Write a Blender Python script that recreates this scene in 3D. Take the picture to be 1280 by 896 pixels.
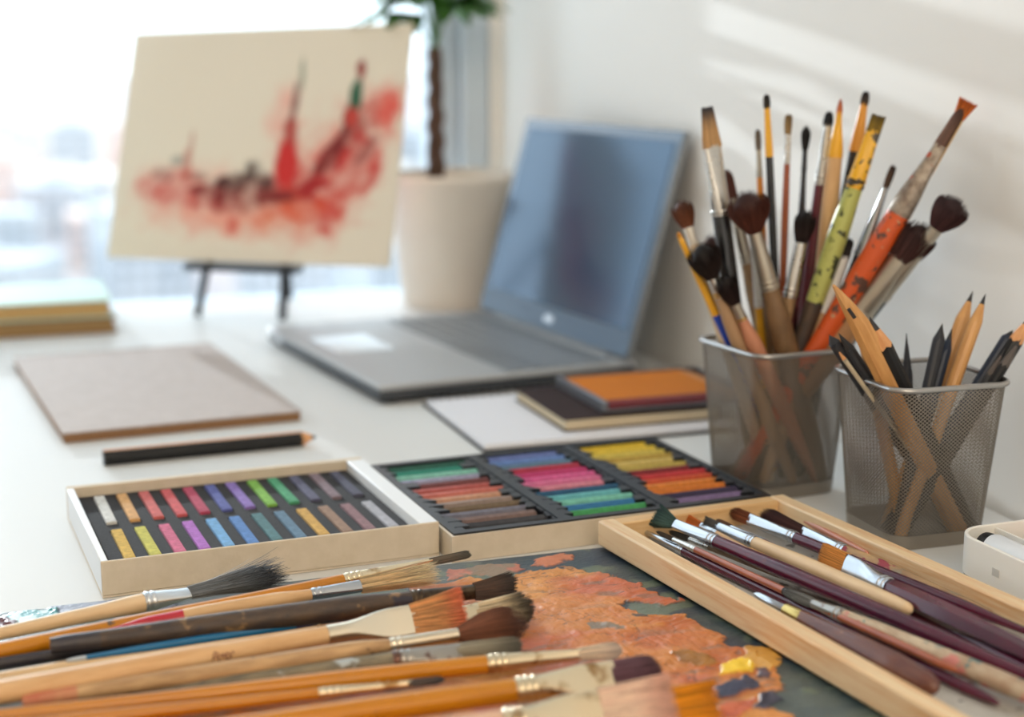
import bpy, math, random
import numpy as np
from mathutils import Vector, Matrix

random.seed(7)
RNG = np.random.RandomState(11)
for o in list(bpy.data.objects):
    bpy.data.objects.remove(o)
C = bpy.context.scene.collection
SC = bpy.context.scene

# ------------------------------------------------------------------ camera, world, sun, exposure
F_PX, HOR, CAM_H = 1950.0, 60.0, 0.31
PITCH = math.atan((448 - HOR) / F_PX)
cd = bpy.data.cameras.new('camera'); cam = bpy.data.objects.new('camera', cd); C.objects.link(cam)
cam.location = (0, 0, CAM_H)
cam.rotation_euler = (math.pi / 2 - PITCH, 0, 0)
cd.sensor_width = 36.0; cd.lens = 36.0 * F_PX / 1280.0
cd.clip_start = 0.02; cd.clip_end = 5000
cd.dof.use_dof = True; cd.dof.focus_distance = 0.90; cd.dof.aperture_fstop = 4.1
SC.camera = cam

W = bpy.data.worlds.new('sky_world'); SC.world = W; W.use_nodes = True
bg = W.node_tree.nodes['Background']
bg.inputs[0].default_value = (0.82, 0.93, 1.01, 1); bg.inputs[1].default_value = 2.55

ANG = math.atan2(.325, .9457)                    # the desk, wall and window share this heading
UX, UY = .9457, .325
def uv(u, v, z=0.0):
    return Vector((u * UX - v * UY, u * UY + v * UX, z))

sd = bpy.data.lights.new('low_sun', 'SUN'); sun = bpy.data.objects.new('low_sun', sd); C.objects.link(sun)
sdir = (uv(0, -1) + uv(1, 0) / 7.0 + Vector((0, 0, -.175))).normalized()
sun.rotation_euler = sdir.to_track_quat('-Z', 'Y').to_euler()
sun.location = uv(0.2, 4, 3)
sd.energy = 3.0; sd.angle = math.radians(0.7); sd.color = (0.92, 0.97, 1.0)

def area(name, loc, aim, sx, sy, power, col=(1, 1, 1), portal=False):
    l = bpy.data.lights.new(name, 'AREA'); o = bpy.data.objects.new(name, l); C.objects.link(o)
    l.shape = 'RECTANGLE'; l.size = sx; l.size_y = sy; l.energy = power; l.color = col
    o.location = loc; o.rotation_euler = Vector(aim).to_track_quat('-Z', 'Y').to_euler()
    if portal: l.cycles.is_portal = True
    return o
area('window_portal', uv(-.67, 1.99, .72), uv(0, -1), 2.46, 1.5, 10, portal=True)
area('added_fill_back', uv(-0.6, -1.9, 1.84), (0, 0, -1), 1.6, .8, 46, (1.0, .85, .66))  # added warm fill from behind the camera, brightens sides facing the viewer
area('added_fill_top', uv(-0.7, -0.2, 1.84), (0, 0, -1), 1.6, 1.2, 4, (1.0, .84, .62))  # weaker unseen fill from above, added to warm the shaded areas

vs = SC.view_settings
vs.view_transform = 'Standard'; vs.look = 'None'; vs.exposure = 0.0; vs.gamma = 1.0
try: vs.use_curve_mapping = False
except Exception: pass
try:
    SC.cycles.max_bounces = 8; SC.cycles.transparent_max_bounces = 16; SC.cycles.caustics_reflective = False
    SC.cycles.caustics_refractive = False; SC.cycles.sample_clamp_indirect = 4.0
    SC.cycles.use_denoising = True
except Exception: pass

# ------------------------------------------------------------------ photo layout tools
CP, SP = math.cos(PITCH), math.sin(PITCH)
def ray(px, py):
    d = ((px - 640) / F_PX, 1.0, -(py - 448) / F_PX)
    return Vector((d[0], d[1] * CP + d[2] * SP, -d[1] * SP + d[2] * CP))
def at(px, py, z=0.0):
    w = ray(px, py); return Vector((0, 0, CAM_H)) + w * ((z - CAM_H) / w.z)
def atY(px, py, Y):
    w = ray(px, py); return Vector((0, 0, CAM_H)) + w * (Y / w.y)
def proj(P):
    x, y, z = P[0], P[1], P[2] - CAM_H
    d = y * CP - z * SP; h = y * SP + z * CP
    return (640 + F_PX * x / d, 448 - F_PX * h / d, d)
def toUV(P):
    return (P[0] * UX + P[1] * UY, -P[0] * UY + P[1] * UX)

# ------------------------------------------------------------------ materials
R_ = math.radians
def lin(c):
    r = []
    for x in c[:3]:
        x = x / 255.0
        r.append(x / 12.92 if x <= .04045 else ((x + .055) / 1.055) ** 2.4)
    return tuple(r) + (1.0,)
_m = {}
def mat(name, col, rough=.5, metal=0.0, coat=0.0, col2=None, nscale=40.0, stretch=(1, 1, 1), nlo=.35, nhi=.65,
        bump=0.0, bscale=200.0, bdist=.0004, spots=(), vcol=False, spec=.5, sheen=0.0, rvar=0.0, aniso=None, sub=0.0):
    if name in _m: return _m[name]
    m = bpy.data.materials.new(name); m.use_nodes = True; _m[name] = m
    nt = m.node_tree; N = nt.nodes; L = nt.links; b = N['Principled BSDF']
    b.inputs['Roughness'].default_value = rough; b.inputs['Metallic'].default_value = metal
    b.inputs['Coat Weight'].default_value = coat; b.inputs['Coat Roughness'].default_value = .08
    b.inputs['Specular IOR Level'].default_value = spec
    if sheen: b.inputs['Sheen Weight'].default_value = sheen
    if sub:
        b.inputs['Subsurface Weight'].default_value = sub; b.inputs['Subsurface Radius'].default_value = (.004, .003, .002)
    tc = N.new('ShaderNodeTexCoord'); mp = N.new('ShaderNodeMapping'); L.new(tc.outputs['Object'], mp.inputs[0])
    mp.inputs['Scale'].default_value = stretch
    cur = None
    if vcol:
        a = N.new('ShaderNodeAttribute'); a.attribute_name = 'Col'; cur = a.outputs['Color']
    elif col2 is not None:
        n = N.new('ShaderNodeTexNoise'); n.inputs['Scale'].default_value = nscale; n.inputs['Detail'].default_value = 6
        n.inputs['Roughness'].default_value = .6
        L.new(mp.outputs[0], n.inputs['Vector'])
        r = N.new('ShaderNodeMapRange'); r.inputs[1].default_value = nlo; r.inputs[2].default_value = nhi
        L.new(n.outputs[0], r.inputs[0])
        mx = N.new('ShaderNodeMix'); mx.data_type = 'RGBA'; L.new(r.outputs[0], mx.inputs[0])
        mx.inputs[6].default_value = lin(col); mx.inputs[7].default_value = lin(col2); cur = mx.outputs[2]
    for k, (sc_, scale, thr, soft) in enumerate(spots):
        n = N.new('ShaderNodeTexNoise'); n.inputs['Scale'].default_value = scale; n.inputs['Detail'].default_value = 3
        mp2 = N.new('ShaderNodeMapping'); L.new(tc.outputs['Object'], mp2.inputs[0])
        mp2.inputs['Location'].default_value = (3.1 * k + 1.7, 7.7 * k, 1.3 * k + len(name))
        L.new(mp2.outputs[0], n.inputs['Vector'])
        r = N.new('ShaderNodeMapRange'); r.inputs[1].default_value = thr; r.inputs[2].default_value = thr + soft
        L.new(n.outputs[0], r.inputs[0])
        mx = N.new('ShaderNodeMix'); mx.data_type = 'RGBA'; L.new(r.outputs[0], mx.inputs[0])
        if cur is None: mx.inputs[6].default_value = lin(col)
        else: L.new(cur, mx.inputs[6])
        mx.inputs[7].default_value = lin(sc_); cur = mx.outputs[2]
    if cur is None: b.inputs['Base Color'].default_value = lin(col)
    else: L.new(cur, b.inputs['Base Color'])
    if rvar:
        n = N.new('ShaderNodeTexNoise'); n.inputs['Scale'].default_value = 60; L.new(tc.outputs['Object'], n.inputs['Vector'])
        r = N.new('ShaderNodeMapRange'); r.inputs[3].default_value = max(0, rough - rvar); r.inputs[4].default_value = rough + rvar
        L.new(n.outputs[0], r.inputs[0]); L.new(r.outputs[0], b.inputs['Roughness'])
    if bump:
        n = N.new('ShaderNodeTexNoise'); n.inputs['Scale'].default_value = bscale; n.inputs['Detail'].default_value = 5
        L.new(mp.outputs[0], n.inputs['Vector'])
        bp = N.new('ShaderNodeBump'); bp.inputs['Strength'].default_value = bump; bp.inputs['Distance'].default_value = bdist
        L.new(n.outputs[0], bp.inputs['Height']); L.new(bp.outputs[0], b.inputs['Normal'])
    return m

WALL = mat('wall_paint', (246, 243, 238), .75, bump=.15, bscale=180)
TABLE = mat('table_white', (226, 227, 226), .35, spec=.04)
FLOOR = mat('floor_wood', (150, 125, 100), .5, col2=(120, 98, 78), nscale=8, stretch=(1, 8, 1))
CEIL = mat('ceiling_paint', (238, 236, 232), .8, bump=.1)
FRAMEM = mat('window_frame_paint', (206, 218, 228), .35, bump=.05)
KRAFT = mat('kraft_board', (218, 204, 184), .8, col2=(210, 196, 174), nscale=90, bump=.25, bscale=600)
KRAFTIN = mat('kraft_edge', (120, 95, 70), .85, col2=(100, 78, 55), nscale=200)
WPAPER = mat('white_board', (232, 234, 236), .6, bump=.1, bscale=500)
FOAM = mat('black_foam', (36, 35, 37), .95, col2=(48, 47, 49), nscale=400, bump=.6, bscale=900)
TRAYM = mat('black_tray_plastic', (30, 31, 36), .38, bump=.1)
PINE = mat('pine_wood', (240, 212, 172), .5, col2=(222, 168, 112), nscale=26, stretch=(.6, 11, 9), nlo=.45, nhi=.75, bump=.2, bscale=60)
PINEX = mat('pine_wood_cross', (232, 196, 146), .5, col2=(214, 164, 106), nscale=26, stretch=(.6, 11, 9), nlo=.4, nhi=.75, bump=.2, bscale=60)
LINER = mat('tray_liner', (200, 196, 190), .8, col2=(185, 180, 172), nscale=60, spots=(((120, 115, 110), 90, .62, .05),))
NAT = mat('natural_wood', (226, 186, 138), .45, col2=(212, 166, 116), nscale=30, stretch=(1, 9, 9), bump=.15, bscale=120)
PALE = mat('pale_birch', (234, 205, 166), .45, col2=(222, 190, 148), nscale=30, stretch=(1, 9, 9), bump=.15, bscale=120)
AMBER = mat('amber_lacquer', (204, 134, 22), .3, coat=.25, col2=(192, 120, 16), nscale=20, stretch=(1, 6, 6), spots=(((110, 84, 60), 85, .70, .03), ((240, 220, 190), 130, .73, .02)))
WORNN = mat('worn_wood', (172, 138, 98), .65, col2=(128, 100, 70), nscale=70, stretch=(1, 4, 4), bump=.5, bscale=250, spots=(((110, 112, 105), 60, .62, .06), ((165, 85, 60), 70, .70, .04)))
WORNN2 = mat('stained_natural_wood', (206, 168, 122), .55, col2=(170, 134, 94), nscale=50, stretch=(1, 5, 5), bump=.4, bscale=200, spots=(((186, 92, 66), 42, .69, .04), ((120, 90, 60), 90, .68, .05)))
GREYW = mat('grey_stained_wood', (150, 138, 112), .6, col2=(104, 100, 88), nscale=60, stretch=(1, 4, 4), bump=.5, bscale=220, spots=(((186, 196, 200), 55, .62, .05), ((70, 78, 92), 60, .66, .05)))
DARKW = mat('dark_worn_wood', (88, 70, 54), .5, col2=(60, 50, 48), nscale=60, stretch=(1, 3, 3), bump=.6, bscale=260, spots=(((140, 110, 76), 70, .63, .05), ((44, 42, 56), 40, .60, .05)))
DARKP = mat('dark_dried_paint', (46, 44, 56), .45, col2=(70, 62, 60), nscale=60, bump=.5, bscale=200)
PLUM = mat('plum_lacquer', (98, 28, 50), .26, coat=.25, col2=(72, 22, 48), nscale=18, stretch=(1, 5, 5), spots=(((104, 40, 34), 40, .64, .06),))
PLUM2 = mat('red_plum_lacquer', (112, 36, 44), .3, coat=.2, col2=(84, 28, 44), nscale=20)
COPPERW = mat('orange_brown_lacquer', (176, 92, 50), .35, coat=.4, col2=(158, 78, 42), nscale=60, stretch=(1, 4, 4), bump=.2)
PINKW = mat('pink_copper_lacquer', (206, 138, 110), .35, coat=.3, col2=(190, 118, 92), nscale=40)
SPLAT = mat('paint_splattered_wood', (206, 188, 162), .6, col2=(170, 140, 114), nscale=60, stretch=(1, 2, 2), bump=.5, bscale=200, spots=(((206, 130, 120), 75, .56, .06), ((60, 120, 122), 100, .61, .03), ((150, 150, 140), 50, .60, .06)))
CRIMW = mat('crimson_stained_wood', (188, 152, 108), .6, col2=(150, 118, 86), nscale=50, stretch=(1, 2, 2), bump=.5, bscale=200, spots=(((150, 52, 66), 80, .60, .03), ((150, 140, 120), 50, .62, .06)))
KNIFEW = mat('brown_red_wood', (120, 72, 50), .4, coat=.25, col2=(96, 52, 44), nscale=40, stretch=(1, 4, 4), bump=.3, spots=(((178, 130, 72), 150, .68, .04),))
BLUEH = mat('blue_lacquer', (18, 108, 158), .3, coat=.4)
BLUEB = mat('bright_blue_lacquer', (24, 70, 190), .3, coat=.4)
NAVY = mat('navy_lacquer', (44, 46, 96), .35, coat=.3)
REDH = mat('red_lacquer', (196, 34, 54), .3, coat=.4)
BLACKH = mat('black_lacquer', (22, 22, 26), .25, coat=.4)
WHITEH = mat('white_lacquer', (226, 226, 224), .35, coat=.3)
YELLH = mat('yellow_lacquer', (240, 176, 34), .3, coat=.3)
YELLP = mat('yellow_scribbled_lacquer', (236, 178, 34), .35, coat=.3, spots=(((60, 50, 30), 150, .57, .03),))
LIME = mat('lime_scribbled_lacquer', (184, 188, 104), .4, spots=(((60, 66, 40), 130, .58, .03), ((120, 96, 60), 40, .60, .08)))
ORSPLAT = mat('orange_splattered_lacquer', (214, 88, 34), .4, coat=.2, spots=(((90, 60, 50), 110, .58, .03), ((190, 150, 110), 170, .66, .03)))
WSPLAT = mat('white_splattered_ferrule', (176, 164, 150), .45, metal=.3, col2=(110, 92, 80), nscale=110, bump=.6, bscale=200, spots=(((178, 84, 60), 120, .66, .03),))
SILV = mat('polished_silver', (188, 192, 198), .24, metal=1.0, rvar=.06)
SILVW = mat('worn_silver', (206, 203, 197), .28, metal=1.0, rvar=.1, bump=.15, bscale=150)
CREAMF = mat('cream_metal', (226, 210, 180), .22, metal=.95, rvar=.08, bump=.5, bscale=55, spots=(((166, 132, 90), 70, .58, .08),))
CLEANF = mat('pale_clean_metal', (232, 220, 198), .2, metal=.95, rvar=.08, bump=.35, bscale=50)
DARKF = mat('tarnished_metal', (98, 84, 68), .42, metal=.8, col2=(60, 50, 42), nscale=160, bump=.5, bscale=260)
SPLF = mat('paint_crusted_metal', (170, 166, 160), .3, metal=.8, col2=(110, 80, 70), nscale=100, nlo=.5, nhi=.62, bump=.4, bscale=150)
GREYF = mat('grey_metal', (182, 174, 160), .34, metal=.9, rvar=.1)
BRASS = mat('brass', (196, 170, 104), .32, metal=1.0)
GOLDB = mat('gold_band', (200, 150, 60), .3, metal=.9)
CUPM = mat('silver_mesh_metal', (150, 142, 132), .38, metal=.7)
RIMM = mat('silver_rim_metal', (176, 174, 172), .28, metal=.85)
LEAD = mat('graphite', (36, 36, 40), .45)
PGREY = mat('dark_grey_pencil_paint', (50, 52, 58), .45, spec=.35)
PBLACK = mat('black_pencil_paint', (22, 22, 24), .45, spec=.35)
PBLUE = mat('blue_grey_pencil_paint', (42, 52, 70), .4, spec=.35)
PWOOD = mat('pencil_cedar', (226, 168, 116), .6, col2=(212, 150, 98), nscale=60, stretch=(1, 6, 6))
PNAT = mat('natural_pencil_wood', (214, 160, 98), .4, col2=(196, 140, 80), nscale=40, stretch=(1, 8, 8), coat=.1)
BRIS = mat('bristle_hair', (128, 128, 128), .55, vcol=True, spec=.35)
PAINTV = mat('oil_paint', (128, 128, 128), .42, vcol=True, bump=.8, bscale=420, bdist=.0005, spec=.5)
SHEETV = mat('watercolour_paper', (128, 128, 128), .85, vcol=True, bump=.15, bscale=300)

# ------------------------------------------------------------------ mesh helpers
class MB:
    def __init__(s): s.v = []; s.f = []; s.mi = []; s.c = []; s.col = None
    def add(s, vs, fs, mi=0, col=None):
        o = len(s.v); s.v += [tuple(p) for p in vs]
        s.f += [tuple(i + o for i in f) for f in fs]; s.mi += [mi] * len(fs)
        s.c += [col or (1, 1, 1)] * len(vs) if not isinstance(col, list) else col
    def box(s, x0, x1, y0, y1, z0, z1, mi=0, col=None):
        v = [(x, y, z) for z in (z0, z1) for y in (y0, y1) for x in (x0, x1)]
        s.add(v, [(0, 2, 3, 1), (4, 5, 7, 6), (0, 1, 5, 4), (2, 6, 7, 3), (0, 4, 6, 2), (1, 3, 7, 5)], mi, col)
    def loft(s, rings, mis=None, caps=True, col=None):
        n = len(rings[0]); vs = [p for r in rings for p in r]; o = len(s.v)
        s.v += [tuple(p) for p in vs]; s.c += [col or (1, 1, 1)] * len(vs)
        for k in range(len(rings) - 1):
            m = mis[k] if mis else 0
            for i in range(n):
                j = (i + 1) % n
                s.f.append((o + k * n + i, o + k * n + j, o + (k + 1) * n + j, o + (k + 1) * n + i)); s.mi.append(m)
        if caps:
            s.f.append(tuple(o + i for i in reversed(range(n)))); s.mi.append(mis[0] if mis else 0)
            q = o + (len(rings) - 1) * n
            s.f.append(tuple(q + i for i in range(n))); s.mi.append(mis[-1] if mis else 0)
    def tube(s, pts, r, n=8, closed=False, mi=0, caps=True):
        pts = [Vector(p) for p in pts]; k = len(pts); rings = []
        rr = r if isinstance(r, (list, tuple)) else [r] * k
        prev = None
        for i in range(k):
            a = pts[(i - 1) % k] if (closed or i > 0) else pts[i]
            b = pts[(i + 1) % k] if (closed or i < k - 1) else pts[i]
            d = (b - a).normalized()
            if prev is None:
                up = Vector((0, 0, 1)) if abs(d.z) < .9 else Vector((1, 0, 0)); x = d.cross(up).normalized()
            else: x = (prev - d * prev.dot(d)).normalized()
            prev = x; y = d.cross(x)
            rings.append([pts[i] + (x * math.cos(2 * math.pi * j / n) + y * math.sin(2 * math.pi * j / n)) * rr[i] for j in range(n)])
        if closed:
            o = len(s.v); s.v += [tuple(p) for q in rings for p in q]; s.c += [(1, 1, 1)] * (k * n)
            for a in range(k):
                b = (a + 1) % k
                for i in range(n):
                    j = (i + 1) % n; s.f.append((o + a * n + i, o + a * n + j, o + b * n + j, o + b * n + i)); s.mi.append(mi)
        else: s.loft(rings, [mi] * (k - 1), caps)
    def mesh(s, name, mats, smooth=40, colors=False):
        me = bpy.data.meshes.new(name); me.from_pydata(s.v, [], s.f)
        for m in (mats if isinstance(mats, (list, tuple)) else [mats]): me.materials.append(m)
        me.polygons.foreach_set('material_index', s.mi)
        if smooth:
            me.polygons.foreach_set('use_smooth', [True] * len(s.f)); me.update()
            try: me.set_sharp_from_angle(angle=math.radians(smooth))
            except Exception: pass
        if colors:
            a = me.color_attributes.new('Col', 'FLOAT_COLOR', 'POINT')
            a.data.foreach_set('color', np.c_[np.array(s.c, dtype=float), np.ones(len(s.c))].ravel())
        me.update(); return me
def build(name, mb, mats, parent=None, smooth=40, bevel=0, colors=False, M=None, solid=0):
    me = mb if isinstance(mb, bpy.types.Mesh) else mb.mesh(name, mats, smooth, colors)
    o = bpy.data.objects.new(name, me); C.objects.link(o)
    if parent is not None: o.parent = parent
    if M is not None: o.matrix_local = M
    if bevel:
        b = o.modifiers.new('bevel', 'BEVEL'); b.width = bevel; b.segments = 2; b.limit_method = 'ANGLE'
        b.angle_limit = math.radians(50)
    if solid:
        b = o.modifiers.new('solid', 'SOLIDIFY'); b.thickness = solid; b.offset = 0
    return o
def tag(o, label=None, cat=None, group=None, kind=None):
    if label: o['label'] = label
    if cat: o['category'] = cat
    if group: o['group'] = group
    if kind: o['kind'] = kind
    return o
def thing(name, label, cat, loc, rot=0.0, group=None):
    o = bpy.data.objects.new(name, None); C.objects.link(o); o.empty_display_size = .02
    o.location = loc; o.rotation_euler = (0, 0, rot)
    return tag(o, label, cat, group)
def uvthing(name, label, cat, u, v, z=0, rot=0.0, group=None):
    return thing(name, label, cat, uv(u, v, z), ANG + rot, group)
def simple_box(name, x0, x1, y0, y1, z0, z1, m, parent=None, bevel=0, label=None):
    b = MB(); b.box(x0, x1, y0, y1, z0, z1); o = build(name, b, m, parent, bevel=bevel)
    if label: o['label'] = label
    return o
def struct(name, b, m, rot=True, **k):
    o = build(name, b, m, **k)
    if rot: o.rotation_euler = (0, 0, ANG)
    tag(o, kind='structure'); return o

# ------------------------------------------------------------------ the room
WU = 0.6484      # side wall face
WV = 1.9255      # window plane (inner face)
JU = WU - .088   # right jamb of the glazed opening
FZ = -.74; CZ = 1.86; LU = -3.2; BV = -2.4
b = MB(); b.box(WU, WU + .15, BV, WV + .12, FZ, CZ); struct('wall_right', b, WALL)
b = MB(); b.box(LU - .15, LU, BV, WV + .12, FZ, CZ); struct('wall_left', b, WALL)
b = MB(); b.box(LU - .15, WU + .15, BV - .15, BV, FZ, CZ); struct('wall_back', b, WALL)
b = MB(); b.box(LU, WU, WV, WV + .12, FZ, -.05); b.box(LU, WU, WV, WV + .12, 1.5, CZ)
b.box(WU - .016, WU, WV, WV + .12, -.05, 1.5); b.box(LU, -1.9, WV, WV + .12, -.05, 1.5)
struct('wall_front', b, WALL)
b = MB(); b.box(LU - .15, WU + .15, BV - .15, WV + .12, FZ - .1, FZ); struct('floor', b, FLOOR)
b = MB(); b.box(LU - .15, WU + .15, BV - .15, WV + .12, CZ, CZ + .1); struct('ceiling', b, CEIL)
# window with its frame, transom bar and far mullions
b = MB()
wl = -1.9
b.box(JU, JU + .036, WV + .02, WV + .08, -.05, 1.5); b.box(JU + .036, WU - .016, WV + .004, WV + .09, -.05, 1.5)
b.box(wl, wl + .05, WV + .02, WV + .08, -.05, 1.5)
b.box(wl, JU, WV + .02, WV + .08, -.05, -.004)
b.box(wl, JU, WV + .02, WV + .08, 1.45, 1.5)
b.box(wl, JU, WV + .02, WV + .08, .472, .510)
for k in (-.66,): b.box(k - .03, k + .03, WV + .02, WV + .08, -.004, 1.45)
win = struct('window_1', b, FRAMEM, bevel=.004)
G = bpy.data.materials.new('window_glass'); G.use_nodes = True; nt = G.node_tree
nt.nodes.remove(nt.nodes['Principled BSDF']); tr = nt.nodes.new('ShaderNodeBsdfTransparent'); gl = nt.nodes.new('ShaderNodeBsdfGlossy')
gl.inputs['Roughness'].default_value = 0.0; mx = nt.nodes.new('ShaderNodeMixShader'); mx.inputs[0].default_value = .05
tr.inputs[0].default_value = (.97, .99, 1, 1)
nt.links.new(tr.outputs[0], mx.inputs[1]); nt.links.new(gl.outputs[0], mx.inputs[2])
nt.links.new(mx.outputs[0], nt.nodes['Material Output'].inputs[0])
b = MB(); b.box(wl + .05, JU, WV + .046, WV + .052, -.004, 1.45)
build('window_pane', b, G, win)

# ------------------------------------------------------------------ the table
t = uvthing('table', 'long glossy white table top running along the wall up to the window', 'table', 0, 0, FZ)
b = MB(); b.box(-.75, WU - .002, -.35, WV - .003, -FZ - .03, -FZ); build('tabletop', b, TABLE, t, bevel=.003)
for x in (-.7, WU - .07):
    for y in (-.3, WV - .08):
        b = MB(); b.box(x, x + .05, y, y + .05, 0, -FZ - .03); build('leg', b, TABLE, t, bevel=.003)

# ------------------------------------------------------------------ the city outside
SNOW = mat('pale_city_ground', (176, 178, 182), .9, col2=(196, 180, 178), nscale=.02)
b = MB(); b.box(-2500, 2500, 150, 3500, -60.5, -60); o = struct('ground', b, SNOW, rot=False)
BM = [mat('building_' + n, c, .8, col2=c2, nscale=.12, nlo=.45, nhi=.55) for n, c, c2 in (
    ('blue_grey', (200, 204, 208), (186, 192, 198)), ('white', (240, 232, 222), (226, 218, 210)),
    ('pink', (232, 204, 194), (218, 196, 188)), ('grey', (188, 188, 188), (200, 198, 196)))]
WINM = mat('building_window_glass', (140, 142, 146), .4)
PLACED = []
BN = ['blue grey', 'white', 'pinkish', 'dark grey']
rb = random.Random(5)
for i in range(400):
    D = rb.uniform(330, 1150); a = rb.uniform(-.37, -.05)
    w = rb.uniform(16, 46); dd = rb.uniform(14, 26); h = min(rb.uniform(9, 30), 59 - D * .047)
    if h < 6 or len(PLACED) >= 62: continue
    q_ = (D * math.tan(a), D, math.hypot(w, dd) / 2 + 1)
    if any(math.hypot(q_[0] - p_[0], q_[1] - p_[1]) < q_[2] + p_[2] for p_ in PLACED): continue
    PLACED.append(q_)
    k = rb.choice([0, 0, 1, 2, 3, 1])
    r = thing('city_building', 'blurred %s city building far below beyond the window' % BN[k], 'building',
              (D * math.tan(a), D, -60), rb.uniform(-.5, .5), 'blurred %s city buildings beyond the window' % BN[k])
    q = MB(); q.box(-w / 2, w / 2, -dd / 2, dd / 2, 0, h); q.box(-w / 2 - .4, w / 2 + .4, -dd / 2 - .4, dd / 2 + .4, h, h + .8)
    q.box(-w * .2, w * .1, -3, 3, h + .8, h + 3.4)
    nf = int(h // 3.4); nc = int(w // 4)
    for f in range(nf):
        for c_ in range(nc):
            x = -w / 2 + 1.6 + c_ * (w - 1.5) / nc
            q.box(x, x + 1.9, -dd / 2 - .12, -dd / 2 + .1, 1.1 + f * 3.4, 2.9 + f * 3.4, 1)
    build('building_block', q, [BM[k], WINM], r)

# ------------------------------------------------------------------ noise for paint and paper
def vnoise(x, y, seed=0):
    xi = np.floor(x).astype(int); yi = np.floor(y).astype(int); xf = x - xi; yf = y - yi
    def h(a, b_):
        n = (a * 374761393 + b_ * 668265263 + seed * 1442695041) & 0xffffffff
        n = ((n ^ (n >> 13)) * 1274126177) & 0xffffffff
        return ((n ^ (n >> 16)) & 0xffff) / 65535.0
    u_ = xf * xf * (3 - 2 * xf); v_ = yf * yf * (3 - 2 * yf)
    return (h(xi, yi) * (1 - u_) + h(xi + 1, yi) * u_) * (1 - v_) + (h(xi, yi + 1) * (1 - u_) + h(xi + 1, yi + 1) * u_) * v_
def fbm(x, y, oct=5, seed=0, gain=.5):
    s = 0; a = 1; t_ = 0
    for k in range(oct):
        s = s + a * vnoise(x * 2 ** k, y * 2 ** k, seed + k * 17); t_ += a; a *= gain
    return s / t_
def sst(a, b_, x):
    t_ = np.clip((x - a) / (b_ - a), 0, 1); return t_ * t_ * (3 - 2 * t_)
def npoly(px, py, P):
    d = np.full(px.shape, 1e9); ins = np.zeros(px.shape, bool); n = len(P)
    for i in range(n):
        x1, y1 = P[i]; x2, y2 = P[(i + 1) % n]
        t_ = np.clip(((px - x1) * (x2 - x1) + (py - y1) * (y2 - y1)) / ((x2 - x1) ** 2 + (y2 - y1) ** 2 + 1e-12), 0, 1)
        d = np.minimum(d, np.hypot(px - x1 - t_ * (x2 - x1), py - y1 - t_ * (y2 - y1)))
        c_ = ((y1 > py) != (y2 > py)) & (px < (x2 - x1) * (py - y1) / (y2 - y1 + 1e-12) + x1); ins ^= c_
    return np.where(ins, d, -d)
def grid_mesh(name, X, Y, Z, COL, m, parent=None, M=None, back=None):
    ny, nx = X.shape
    vs = np.stack([X, Y, Z], -1).reshape(-1, 3)
    idx = np.arange(nx * ny).reshape(ny, nx)
    f = np.stack([idx[:-1, :-1], idx[:-1, 1:], idx[1:, 1:], idx[1:, :-1]], -1).reshape(-1, 4)
    me = bpy.data.meshes.new(name); me.vertices.add(len(vs)); me.vertices.foreach_set('co', vs.ravel())
    me.loops.add(f.size); me.loops.foreach_set('vertex_index', f.ravel().astype(np.int32))
    me.polygons.add(len(f)); me.polygons.foreach_set('loop_start', np.arange(0, f.size, 4, dtype=np.int32))
    me.polygons.foreach_set('loop_total', np.full(len(f), 4, dtype=np.int32))
    me.polygons.foreach_set('use_smooth', [True] * len(f)); me.update(calc_edges=True)
    a = me.color_attributes.new('Col', 'FLOAT_COLOR', 'POINT')
    a.data.foreach_set('color', np.concatenate([COL.reshape(-1, 3), np.ones((len(vs), 1))], 1).ravel())
    me.materials.append(m)
    o = bpy.data.objects.new(name, me); C.objects.link(o)
    if parent is not None: o.parent = parent
    if M is not None: o.matrix_local = M
    return o
def L3(c): return np.array(lin(c)[:3])

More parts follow.
